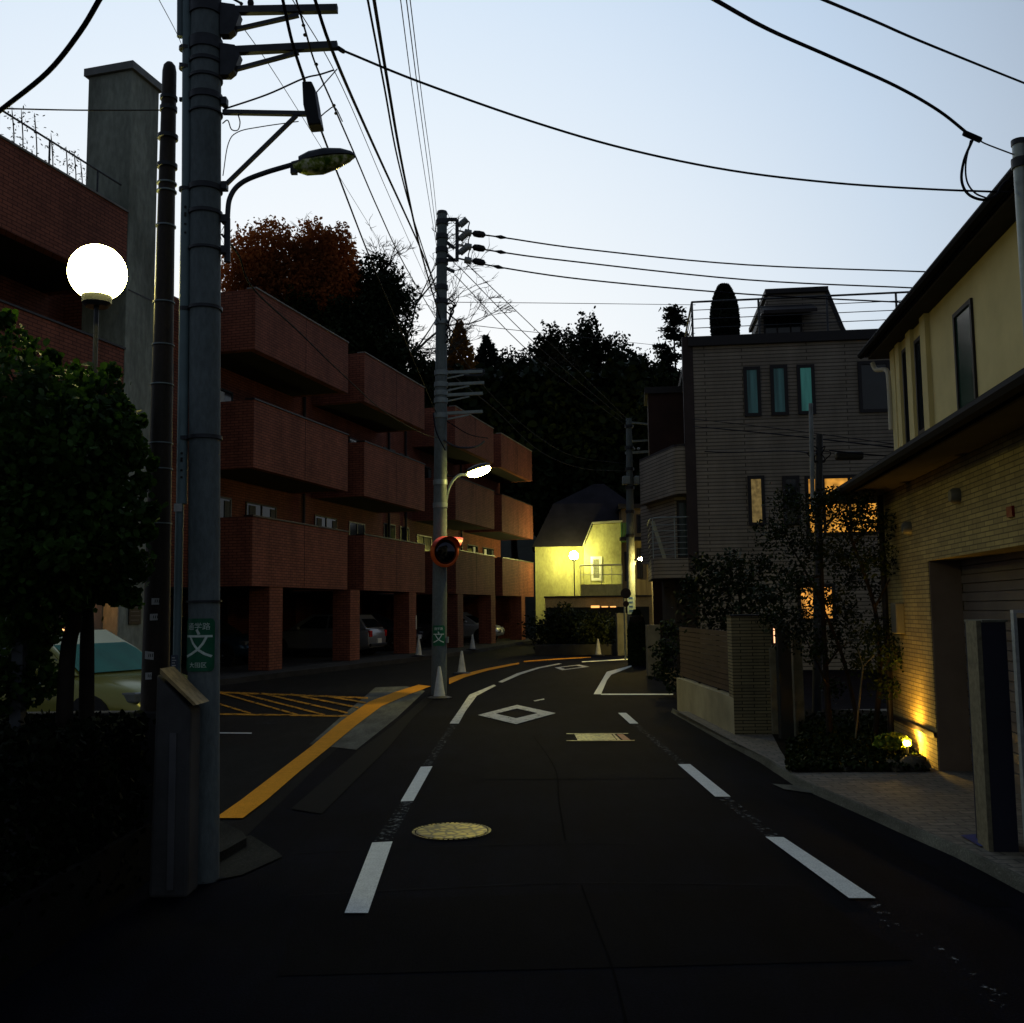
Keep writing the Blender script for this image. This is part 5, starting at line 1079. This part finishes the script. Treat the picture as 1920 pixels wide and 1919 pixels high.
# the wood on the hillside, one dark mass
def mass(x0, x1, ytopf, ybase, d0, d1, n, sz):
    xs = rng.uniform(x0, x1, n); ds = rng.uniform(d0, d1, n); pts = []
    for x, d in zip(xs, ds):
        yt = ytopf(x)+8*math.sin(x*.13)+6*math.sin(x*.31+2); y = yt+(ybase-yt)*rng.uniform(0, 1)**1.0; p = P(x, y, d); pts.append((p.x, p.y, p.z))
    return np.array(pts)
pm_ = np.concatenate([mass(840, 1300, lambda x: float(np.interp(x, [840, 900, 960, 1000, 1100, 1180, 1230, 1300], [700, 700, 692, 690, 700, 678, 690, 700])), 1000, 60, 66, 34000, .4), mass(420, 860, lambda x: 640+max(0, (x-560)*.72), 880, 57, 60, 16000, .4)])
wd = quads('wooded_hillside', L_dark, pm_, .62*rng.uniform(.6, 1.3, len(pm_)), None); tag(wd, 'dark mass of trees covering the hillside behind the houses', 'wood', kind='stuff')
# bare tree behind the middle pole
bt = thing('bare_tree', 'bare winter tree with fine twigs against the sky left of the middle pole', 'tree', (P(800, 900, 64).x, 64, hillz(-5, 64)))
b = MB(); root = Vector((P(742, 900, 64).x, 64, hillz(-5, 64)-.2))
def branch(p, d, l, r, lev):
    q = [p]; dd = Vector(d)
    for i in range(4): dd = (dd+Vector(rng.normal(size=3))*.16+Vector((0, 0, .03))).normalized(); q.append(q[-1]+dd*l/4)
    b.tube(q, list(np.linspace(r, r*.45, 5)), 4 if lev > 1 else 6, False)
    if lev < 6:
        for _ in range(3):
            k = int(rng.integers(1, 5)); nd = (dd+Vector(rng.normal(size=3))*.45).normalized(); nd.z = abs(nd.z)*.7+.1*nd.z; branch(q[k], nd.normalized(), l*rng.uniform(.45, .74), max(r*.5, .019), lev+1)
for a in ((-.25, 0, 1), (.25, .1, 1), (-.45, 0, .9), (.35, 0, .9), (0, .3, 1), (-.1, -.2, 1)): branch(root+Vector((0, 0, 12.5)), Vector(a).normalized(), 6.0, .15, 1)
b.tube([root, root+Vector((0, 0, 12.8))], [.32, .2], 8); b.build('branches', mat('pale_twigs', (.05, .045, .035), .9, .3, 5), bt)
b = MB(); root2 = Vector((P(700, 900, 66).x, 66, hillz(-9, 66)))
bt2 = thing('bare_tree', 'second bare tree showing only its twig haze above the rounded evergreen', 'tree', root2)
for a in ((-.3, 0, 1), (.3, .1, 1), (-.6, 0, .8), (.6, 0, .8), (0, .3, 1)): branch(root2+Vector((0, 0, 14.5)), Vector(a).normalized(), 6.2, .13, 1)
b.tube([root2, root2+Vector((0, 0, 14.8))], [.3, .2], 8); b.build('branches', bpy.data.materials['pale_twigs'], bt2)
# roof plants on the first brick block
for i, (x, d) in enumerate(((22, 18.2), (38, 18.6), (66, 19), (96, 19.3), (122, 20), (140, 20.4), (152, 20.8))):
    q0 = QB(0, 0, 0); u = QB.px(x, 300, -.6)[0]; base = QB(u, -.6, 9.9); t_ = P(x+2*math.sin(i*2), [200, 205, 212, 250, 275, 282, 300][i], base.y)
    rp2 = thing('roof_plant', ['tallest reedy plant at the far left of the brick roof', 'second reedy plant from the left on the brick roof', 'third reedy plant, left of the railing post', 'reedy plant midway along the brick roof edge', 'reedy plant near the chimney on the brick roof', 'short reedy plant second from the chimney', 'lowest reedy plant right against the chimney'][i], 'plant', base, 'reedy plants on the brick roof')
    b = MB(); b.tube(spline([base, base.lerp(t_, .5)+Vector((.05, 0, 0)), t_], 4), [.012]*8+[.004], 4, False); b.build('stem', m_bark, rp2)
    n = 60; k = rng.uniform(.15, 1, n); p = np.array([base.lerp(t_, kk) for kk in k])+rng.normal(size=(n, 3))*np.array([.10, .1, .03]); quads('leaves', L_mid, p, .07, rp2, asp=.35)
# conifer in the roof terrace
tc_ = P(1357, 538, 28.5); tb = Vector((tc_.x, 28.5, 8.98)); ct = thing('terrace_cypress', 'clipped dark cypress on the roof terrace of the grey house', 'tree', tb)
hh = tc_.z-tb.z; n = 9000; k = rng.uniform(0, 1, n); a = rng.uniform(0, 6.28, n); rad = .42*np.sin(np.pi*np.clip(k*.80+.16, 0, 1))**.55*(.80+.2*rng.uniform(0, 1, n))
quads('foliage', L_con, np.stack([tb.x+np.cos(a)*rad, 28.5+np.sin(a)*rad, tb.z+.05+hh*k], 1), .09, ct); MB().tube([tb, tb+Vector((0, 0, hh*.8))], [.06, .02], 8).build('stem', m_bark, ct)
MB().lathe(tb+Vector((0, 0, .02)), [(.0, .1), (.30, .12), (.38*.8, hh*.3), (.36*.8, hh*.6), (.22, hh*.85), (.02, hh*.95)], 16).build('inner_growth', m_bark, ct)
# ---- near tree, left
t1 = thing('garden_tree', 'dense leafy tree filling the left edge under the globe lamp', 'tree', (P(160, 1330, 6.2).x, 6.2, 0))
b = MB(); tb_ = P(163, 1400, 6.2); tb_.z = 0; b.tube(spline([tb_, P(163, 1250, 6.2), P(158, 1100, 6.2), P(120, 950, 6.1), P(90, 800, 6.0)], 5), list(np.linspace(.052, .02, 21)), 10)
for e, s_ in (((250, 850), (158, 1080)), ((40, 900), (140, 1030)), ((200, 720), (120, 950)), ((20, 700), (110, 900)), ((268, 960), (160, 1100))): b.tube(spline([P(*s_, 6.15), P((e[0]+s_[0])/2, (e[1]+s_[1])/2-15, 6.1), P(*e, 6.0)], 5), list(np.linspace(.025, .006, 11)), 6)
b.build('trunk', m_bark, t1, smooth=True)
blobs = [(30, 655, 40, 6.2), (60, 740, 72, 6.0), (10, 820, 110, 5.9), (130, 765, 75, 6.3), (190, 745, 45, 6.2), (120, 850, 120, 5.9), (205, 830, 62, 6.0), (245, 850, 34, 6.2), (60, 960, 120, 5.8), (170, 960, 100, 5.9), (235, 975, 50, 6.1), (100, 1050, 100, 5.8), (200, 1055, 62, 6.0), (255, 1060, 32, 6.1), (20, 1060, 90, 5.7), (60, 1110, 60, 5.9), (275, 1000, 16, 6.1), (262, 790, 12, 6.2), (285, 870, 10, 6.2), (210, 700, 14, 6.3), (12, 600, 16, 6.3), (95, 675, 18, 6.3), (245, 1120, 20, 6.1), (285, 955, 12, 6.1), (120, 1150, 26, 6.0), (40, 1180, 30, 5.9), (215, 1110, 24, 6.0), (30, 1200, 60, 6.0), (60, 1270, 50, 6.0), (15, 1290, 50, 5.9), (92, 1185, 26, 6.1), (175, 1095, 40, 6.0), (225, 770, 26, 6.1), (150, 710, 28, 6.4), (265, 905, 18, 6.1)]
pts = []
for x, y, r, d in blobs:
    c = P(x, y, d); rr_ = r*d/F_PX; n = int(90+r*r*.15); e = rng.normal(size=(n, 3)); e /= np.linalg.norm(e, axis=1)[:, None]; e *= (rng.uniform(.3, 1.12, (n, 1))**.5+(rng.uniform(0, 1, (n, 1)) > .88)*rng.uniform(0, .45, (n, 1)))*rr_; pts.append(np.array(c)+e)
quads('foliage', L_near, np.concatenate(pts), .044*rng.uniform(.5, 1.5, sum(len(p) for p in pts)), t1, asp=.75)
t2 = thing('garden_tree', 'slanting dark trunk left of the leafy tree, beside the grey post', 'tree', (P(110, 1400, 6.0).x, 6.0, 0))
b = MB(); q = P(118, 1400, 6.0); q.z = 0; b.tube(spline([q, P(125, 1250, 6.0), P(140, 1150, 5.9), P(110, 980, 5.8)], 5), list(np.linspace(.055, .03, 16)), 10); b.build('trunk', m_bark, t2, smooth=True)
crown(t2, L_near, P(60, 1020, 5.6), (.42, .35, .42), 2600, .055, 12, .6, .4, name='foliage', asp=.75)
post(20, 42, 1120, 1400, 5.9, mat('grey_post_paint', (.05, .055, .06), .7, .2, 5), 'grey_post', 'slim grey post at the left edge behind the hedge', 'post', .07)
# hedge and its low wall
hx = G(290, 1640).x; hw = thing('hedge_wall', 'low dark concrete wall with a pale edge at the end of the hedge', 'wall', (hx-.5, 6.45, 0)); zt_ = P(230, 1333, 6.7).z
MB().box((-4.2, 6.6, 0), (hx+.02, 6.72, zt_)).build('wall_body', mat('dark_block_wall', (.035, .035, .035), .9, .3, 3), hw, bevel=.01)
MB().box((hx-.02, 4.2, 0), (hx+.02, 6.59, .35)).build('kerb_wall', mat('dark_block_wall2', (.008, .008, .008), .9, .3, 3, 0, .05), hw)
n = 15000; p = np.stack([rng.uniform(-4.3, hx-.02, n), rng.uniform(3.6, 6.5, n), rng.uniform(.05, zt_-.03, n)], 1)
k = rng.uniform(0, 1, n); p[:, 2] = np.where(k < .5, zt_-.02+rng.normal(size=n)*.02, p[:, 2]); p[:, 0] = np.where((k > .5) & (k < .8), hx-.04+rng.normal(size=n)*.03, p[:, 0])
he = quads('hedge', leafmat('hedge_leaves', (.003, .006, .002), (.008, .012, .004), 4, .8, .05), p, .05, None, asp=.7); tag(he, 'dark clipped hedge in the lower left corner', 'hedge')
# ---- plants on the right
dT = 11.6; g1 = thing('courtyard_tree', 'slender multi-stemmed courtyard tree between the gate posts and the cream house', 'tree', (P(1600, 1400, dT).x, dT, 0))
b = MB()
for (x0, path, r) in ((1560, [(1556, 1380), (1548, 1250), (1542, 1120), (1538, 1000), (1532, 930)], .045), (1640, [(1642, 1370), (1650, 1250), (1640, 1140), (1600, 1020), (1580, 960)], .04), (1610, [(1608, 1360), (1585, 1250), (1560, 1180), (1520, 1090), (1480, 1020)], .03), (1660, [(1668, 1370), (1672, 1280), (1680, 1180), (1690, 1120), (1700, 1080)], .03)):
    q = P(path[0][0], 1400, dT); q.z = .0; b.tube(spline([q]+[P(x, y, dT) for x, y in path], 4), list(np.linspace(r, r*.3, 21)), 8)
for s_, e in (((1548, 1250), (1600, 1200)), ((1542, 1120), (1490, 1080)), ((1538, 1000), (1600, 950)), ((1540, 1080), (1450, 1120)), ((1640, 1140), (1690, 1060)), ((1555, 1300), (1500, 1180)), ((1650, 1250), (1710, 1180)), ((1600, 1020), (1650, 980))): b.tube(spline([P(*s_, dT), P((s_[0]+e[0])/2, (s_[1]+e[1])/2-8, dT-.1), P(*e, dT-.15)], 4), list(np.linspace(.016, .004, 9)), 5)
b.build('trunk', m_bark, g1, smooth=True)
def leafblobs(parent, bl, m, size, dens=.10, name='foliage', asp=.5, base=30):
    pts = []
    for x, y, r, d in bl:
        c = P(x, y, d); rr_ = r*d/F_PX; n = int(base+r*r*dens); e = rng.normal(size=(n, 3)); e /= np.linalg.norm(e, axis=1)[:, None]; e *= (rng.uniform(.02, 1.0, (n, 1))**.6*1.25+(rng.uniform(0, 1, (n, 1)) > .85)*rng.uniform(0, .6, (n, 1)))*rr_; e[:, 2] *= .75; pts.append(np.array(c)+e)
    p = np.concatenate(pts); return quads(name, m, p, size*rng.uniform(.6, 1.4, len(p)), parent, asp=asp)
bl = [(x, y, r*1.0, dT+rng.uniform(-.5, .5)) for x, y, r in ((1500, 1105, 32), (1560, 1125, 36), (1512, 1150, 22), (1590, 1150, 28), (1600, 958, 30), (1540, 940, 24), (1480, 940, 34), (1530, 965, 36), (1590, 985, 40), (1640, 985, 36), (1460, 1000, 40), (1520, 1030, 46), (1580, 1045, 44), (1640, 1050, 40), (1430, 1060, 36), (1490, 1085, 34), (1600, 1085, 30), (1668, 1110, 36), (1690, 1170, 40), (1640, 1190, 44), (1570, 1195, 38), (1500, 1185, 40), (1450, 1160, 30), (1690, 1230, 36), (1620, 1245, 36), (1530, 1225, 24), (1560, 930, 22), (1620, 940, 26), (1470, 1150, 22), (1660, 1290, 26), (1560, 1290, 22))]
leafblobs(g1, bl, L_gar, .042, .34)
g2 = thing('stake_tree', 'thin pale forked sapling with a stake beside the glowing garden light', 'sapling', (P(1612, 1380, 10.9).x, 10.9, 0))
b = MB(); b.tube([P(1604, 1385, 10.9), P(1618, 1250, 10.9)], .009, 6); b.tube([P(1618, 1250, 10.9), P(1608, 1215, 10.9)], .006, 6); b.tube([P(1618, 1250, 10.9), P(1640, 1228, 10.9)], .006, 6); b.build('stem', mat('pale_stem', (.09, .085, .05), .8, .3, 8), g2)
# shrubs behind the fence
dS_ = 16.0; g3 = thing('fence_shrub', 'big dark shrub rising behind the slatted fence', 'shrub', (P(1330, 1200, dS_).x+.6, dS_, 0)); trunk(g3, (P(1340, 1200, dS_).x+.5, dS_, 0), (P(1340, 1200, dS_).x+.4, dS_, 1.9), .06, m_bark, 5, .6)
leafblobs(g3, [(1310, 1110, 36, dS_), (1345, 1085, 50, dS_), (1400, 1100, 52, dS_), (1330, 1150, 48, dS_-.3), (1390, 1160, 40, dS_-.6), (1440, 1120, 36, dS_-1), (1420, 1190, 36, dS_-1.5), (1370, 1050, 26, dS_), (1320, 1060, 22, dS_)], L_dark, .075, .20)
g4 = thing('corner_shrub', 'dark shrub at the foot of the curved bay by the concrete pillar', 'shrub', (P(1250, 1270, 20).x, 20, 0)); leafblobs(g4, [(1250, 1220, 26, 20), (1245, 1260, 24, 20), (1258, 1180, 20, 20.5), (1262, 1290, 12, 19)], L_dark, .08, .5)
# black clipped bush and far hedge
g5 = thing('clipped_bush', 'tall black clipped bush at the corner beside the far pole', 'bush', G(1196, 1248)); q = G(1196, 1248); n = 7000; k = rng.uniform(0, 1, n); a = rng.uniform(0, 6.28, n); H_ = P(1196, 1146, q.y).z; rad = .26*(np.clip(1.25-k**3, .3, 1))*rng.uniform(.8, 1.05, n)
quads('foliage', L_dark, np.stack([q.x+np.cos(a)*rad, q.y+np.sin(a)*rad, .02+H_*k], 1), .09, g5); MB().lathe(q, [(.22, 0), (.24, H_*.5), (.2, H_*.9), (.05, H_*.97)], 12).build('inner_growth', m_bark, g5)
g6 = thing('far_hedge', 'dark tall hedge in front of the far house', 'hedge', (P(1060, 1200, 39).x, 39, 0)); leafblobs(g6, [(1015+18*i, 1180+6*math.sin(i), 30, 39+rng.uniform(-.4, .6)) for i in range(8)]+[(1080, 1160, 20, 39), (1040, 1155, 18, 39), (1020, 1215, 20, 39), (1060, 1215, 22, 39), (1100, 1215, 20, 39)], L_dark, .13, .5)
g7 = thing('olive_shrub', 'rounded olive shrub lit faintly beside the grey gate pillar', 'shrub', (P(1120, 1190, 37.5).x, 37.5, 0)); leafblobs(g7, [(1125, 1175, 32, 37.5), (1100, 1185, 24, 37.5), (1145, 1185, 24, 37.5), (1120, 1205, 26, 37.5), (1060, 1140, 14, 39)], leafmat('olive_shrub_leaves', (.02, .03, .008), (.06, .07, .02), 2), .12, .5)
MB().tube([(P(1120, 1190, 37.5).x, 37.5, 0), (P(1120, 1190, 37.5).x, 37.5, .6)], .05, 6).build('stem', m_bark, g7)
lw_ = G(1080, 1229); tag(MB().box((P(1003, 1200, lw_.y).x, lw_.y, 0), (P(1158, 1200, lw_.y).x, lw_.y+.25, .38)).build('low_wall', mat('low_stone_wall', (.045, .045, .04), .9, .3, 3)), 'low dark wall along the foot of the far hedge', 'wall')
# planting bed, rocks and the uplight
gc = [P(x, y, d) for x, y, d in ((1500, 1425, 10.9),)]
bed = [G(x, y, .06) for x, y in ((1475, 1395), (1510, 1452), (1620, 1458), (1740, 1452), (1700, 1390), (1590, 1360))]
n = 9000; bx = []
while len(bx) < n:
    x = rng.uniform(1475, 1735); y = rng.uniform(1372, 1446); 
    if y < 1400 and x < 1500: continue
    q = G(x, y, .08); hgt = .30*(1-abs((x-1600)/160)**3)*max(.15, (1448-y)/80); bx.append((q.x, q.y, .08+rng.uniform(0, 1)*max(.06, hgt)))
gcv = quads('ground_cover', L_gar, np.array(bx), .055, None, asp=.6); tag(gcv, 'low leafy ground cover in the planting bed by the garage wall', 'plants', kind='stuff')
m_rock = mat('garden_rock', (.07, .065, .05), .9, .4, 6, 0, .1, .5, 25)
rl_ = ['flat rock at the right end of the planting bed', 'upright rock right beside the glowing garden light', 'small rock left of the rightmost flat rock', 'low rock in the middle of the bed edge', 'low rock left of the middle of the bed edge', 'leftmost rock of the bed edge, by the kerb', 'small dark rock behind the right-hand flat rock']
for i, (x, y, w_, h_) in enumerate(((1722, 1448, 52, 26), (1712, 1418, 30, 34), (1682, 1449, 28, 18), (1630, 1448, 36, 12), (1585, 1448, 34, 12), (1535, 1446, 40, 14), (1740, 1425, 18, 22))):
    q = G(x, y, .06); k = q.y/F_PX; b = MB(); rs_ = np.random.default_rng(i); b.ball(q+Vector((0, .1, h_*k*.35)), (w_*k*.5, .16, h_*k*.62), 12, 8)
    b.v = [v+Vector(rs_.normal(size=3))*.012 for v in b.v]; tag(b.build('garden_rock', m_rock, smooth=50), rl_[i], 'rock', 'rocks edging the planting bed')
ul = P(1700, 1394, 10.55); gl = thing('garden_light', 'small warm garden spotlight glowing among the leaves against the tiled wall', 'garden lamp', ul)
MB().tube([(ul.x, ul.y, .05), (ul.x, ul.y, ul.z-.03)], .018, 8).build('stake', M['darksteel'], gl)
MB().ball(ul, (.032, .032, .026), 16, 10).build('bulb', emis('uplight_glow', (1.0, .56, .07), 900), gl, smooth=True); lamp('garden_spot', ul+Vector((.03, 0, .05)), 85, (1.0, .52, .07), .09, ((.95, .25, .85), 150))
bs = thing('glowing_shrub', 'small round-leaved shrub lit bright yellow by the garden spotlight', 'shrub', (ul.x-.1, ul.y, .05))
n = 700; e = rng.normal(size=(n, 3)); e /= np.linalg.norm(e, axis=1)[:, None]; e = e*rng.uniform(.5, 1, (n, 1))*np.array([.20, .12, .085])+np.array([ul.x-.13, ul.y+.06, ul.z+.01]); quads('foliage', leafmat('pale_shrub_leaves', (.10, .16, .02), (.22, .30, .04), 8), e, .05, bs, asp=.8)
# warm lamp at the entrance behind the car
wl = P(150, 1092, 20.0); wt = thing('entrance_lamp', 'small orange lamp glowing through the leaves at the brick entrance', 'lamp', wl)
MB().ball(wl, .06, 12, 8).build('bulb', emis('entrance_glow', (1, .42, .10), 160), wt, smooth=True); MB().box((wl.x-.07, wl.y+.05, wl.z-.02), (wl.x+.07, wl.y+.12, wl.z+.14)).build('bracket', M['frame'], wt)
# ------------------------------------------------------------------ cars
def car(name, label, loc, ang, paint, glass=None, front_lit=False, hatch=True):
    ca, sa = math.cos(ang), math.sin(ang); loc = Vector(loc)
    xf = lambda p: Vector((loc.x+p.x*ca-p.y*sa, loc.y+p.x*sa+p.y*ca, loc.z+p.z))
    t_ = thing(name, label, 'car', loc, 'parked cars'); gm = glass or M['glass']
    B_ = lambda: MB(xf)
    st_ = [(-2.08, .66, .42, .80), (-2.02, .78, .30, .92), (-1.7, .83, .22, .97), (-1.0, .85, .20, .97), (.2, .85, .20, .94), (.9, .85, .20, .92), (1.4, .84, .22, .86), (1.8, .80, .26, .77), (2.02, .70, .32, .66), (2.10, .58, .40, .56)]
    vs = []; n = 12
    for x, w_, z0, z1 in st_:
        ring = [(-.82*w_, z0), (-.97*w_, z0+.10), (-w_, (z0+z1)*.5), (-.985*w_, z1-.14), (-.93*w_, z1-.05), (-.78*w_, z1), (.78*w_, z1), (.93*w_, z1-.05), (.985*w_, z1-.14), (w_, (z0+z1)*.5), (.97*w_, z0+.10), (.82*w_, z0)]
        vs += [(x, y, z) for y, z in ring]
    b = B_(); m_ = len(st_); b._a(vs, [(i*n+k, i*n+(k+1) % n, (i+1)*n+(k+1) % n, (i+1)*n+k) for i in range(m_-1) for k in range(n)]+[tuple(reversed(range(n))), tuple(range((m_-1)*n, m_*n))])
    bd = b.build('body', paint, t_, smooth=45)
    gl = [(-2.0, .70, .93, -1.62, .56, 1.44)]; bx0, bx1, rx0, rx1 = -1.95, 1.02, -1.55, .12; zb, zr = .93, 1.45
    b = B_(); b._a([(bx0, -.78, zb), (bx1, -.76, zb-.03), (bx1, .76, zb-.03), (bx0, .78, zb), (rx0, -.60, zr-.03), (rx1, -.60, zr), (rx1, .60, zr), (rx0, .60, zr-.03), (bx1*.52+rx1*.48, -.70, 1.2), (bx1*.52+rx1*.48, .70, 1.2)], [(3, 2, 1, 0), (4, 5, 6, 7), (0, 1, 8, 5, 4), (2, 3, 7, 6, 9), (1, 2, 9, 8), (8, 9, 6, 5), (3, 0, 4, 7)])
    b.build('cabin', paint, t_, bevel=.03)
    def lerp(a, c, k): return tuple(a[i]+(c[i]-a[i])*k for i in range(3))
    A, Bq, C, Dq = (bx1+.006, -.69, zb), (bx1+.006, .69, zb), (rx1+.03, .55, zr-.035), (rx1+.03, -.55, zr-.035)
    mA, mB = (bx1*.52+rx1*.48+.02, -.64, 1.2), (bx1*.52+rx1*.48+.02, .64, 1.2)
    b = B_(); b._a([A, Bq, mB, mA], [(0, 1, 2, 3)]); b._a([mA, mB, C, Dq], [(0, 1, 2, 3)]); b.build('windshield', gm, t_)
    b = B_(); b._a([(bx0-.012, -.66, zb+.06), (bx0-.012, .66, zb+.06), (rx0-.03, .52, zr-.09), (rx0-.03, -.52, zr-.09)], [(3, 2, 1, 0)]); b.build('rear_window', M['glass'], t_)
    for s_ in (-1, 1):
        f = lambda x, z: (x, s_*(.79-(z-zb)*.33+.006), z)
        for q in (((-1.55, .97), (-.55, .97), (-.55, 1.38), (-1.36, 1.36)), ((-.47, .97), (.62, .97), (.28, 1.22), (.02, 1.38), (-.47, 1.38))):
            b = B_(); pp = [f(*v) for v in q]; b._a(pp, [tuple(range(len(pp)))]); b.build('side_window', M['glass'], t_)
        for x in (-1.32, 1.32):
            b = B_(); b.lathe((x, s_*.80, .32), [(.37, -.02), (.37, .052)], 24, (0, s_, 0)); b.build('wheel_arch', M['black'], t_)
            w_ = B_(); w_.lathe((x, s_*.70, .31), [(.20, -.1), (.30, -.1), (.31, -.06), (.31, .12), (.29, .158), (.20, .16)], 24, (0, s_, 0)); wh = w_.build('wheel', M['black'], t_, smooth=40)
            r_ = B_(); r_.lathe((x, s_*.70, .31), [(.19, .13), (.195, .163), (.17, .15), (.04, .14), (.03, .165), (.01, .165)], 20, (0, s_, 0)); r_.build('rim', M['steel'], wh, smooth=40)
        b = B_(); b.ball((.55, s_*.92, .98), (.09, .07, .07), 12, 8); b.build('mirror', paint, t_, smooth=True)
        b = B_(); b.box((1.72, s_*.60-.16, .60), (1.985, s_*.60+.13, .72)); b.build('headlight', mat('headlamp_lens', (.10, .11, .12), .2, .2, 5) if not front_lit else emis('headlamp_on', (1, .6, .3), 4), t_, bevel=.02)
        b = B_(); b.box((-2.09, s_*.64-.10, .66), (-1.98, s_*.64+.10, .88)); b.build('tail_light', mat('tail_lens', (.35, .01, .01), .2, .1, 3), t_, bevel=.02)
        b = B_()
        for x in (-.6, .45): b.box((x-.1, s_*.835-.012, .80), (x+.06, s_*.835+.03*s_ if s_ > 0 else s_*.835+.012, .825))
        b.build('door_handle', M['steel'], t_)
    b = B_(); b.box((2.04, -.36, .50), (2.11, .36, .60)); b.build('grille', M['black'], t_, bevel=.01)
    for x in (2.10, -2.10): b = B_(); b.box((x-.02, -.17, .44), (x+.02, .17, .60)); b.build('number_plate', M['paper'], t_)
    b = B_(); b.box((-2.11, -.7, .34), (-2.02, .7, .44)); b.build('rear_bumper', M['black'], t_, bevel=.02)
    return t_
def paint_m(name, c, me=.4): return mat(name, c, .22, .05, 2, me, .5)
T_ = mat('teal_glass', (.012, .13, .105), .45, .2, 2, 0, .06)
_wc = P(183, 1222, 13.5)
car('parked_car', 'pale car with a teal windscreen parked behind the leafy tree', (_wc.x-.57*math.cos(R(-24)), _wc.y-.57*math.sin(R(-24)), 0), R(-24), paint_m('lamp_yellowed_paint', (.20, .20, .05), .2), T_)  # yellow lamplight is mixed into the pale body paint
angb = math.atan2(QB.v.y, QB.v.x)
def gcar(u, v, c, label, name='parked_car', out=True, k=0.4):
    p = QB(u, v, .14); car(name, label, p, angb if out else angb+math.pi, paint_m('car_paint_'+name, c, k))
gcar(9.5, -2.6, (.24, .25, .28), 'silver car parked tail-out in the garage bay left of the pillar with the white strip', out=False)
gcar(3.6, -3.8, (.02, .05, .08), 'dark blue car deep in the nearest garage bay')
gcar(14.2, -2.9, (.03, .03, .04), 'black car in the garage behind the middle pole')
gcar(19.0, -2.9, (.10, .10, .11), 'dark car with red tail lights in the garage right of the middle pole', out=False)
gcar(24.1, -2.4, (.62, .64, .62), 'white car with its nose showing in the far garage bay')
tag(MB().fbox(QB, 11.75, 11.83, -.015, -.005, 1.0, 1.5).build('column_notice', M['paper']), 'narrow white strip notice on a brick garage pillar', 'notice')
q = P(124, 1183, 12.0); 
for i, (x, y) in enumerate(((113, 1183), (134, 1184))):
    p = P(x, y, 14.0); tag(MB().ball(p, (.07, .04, .03), 10, 8).build('orange_light', emis('orange_glow', (1, .45, .15), 3), smooth=True), ['left of the two small orange lights above the parked car', 'right of the two small orange lights above the parked car'][i], 'light', 'small orange lights above the parked car')
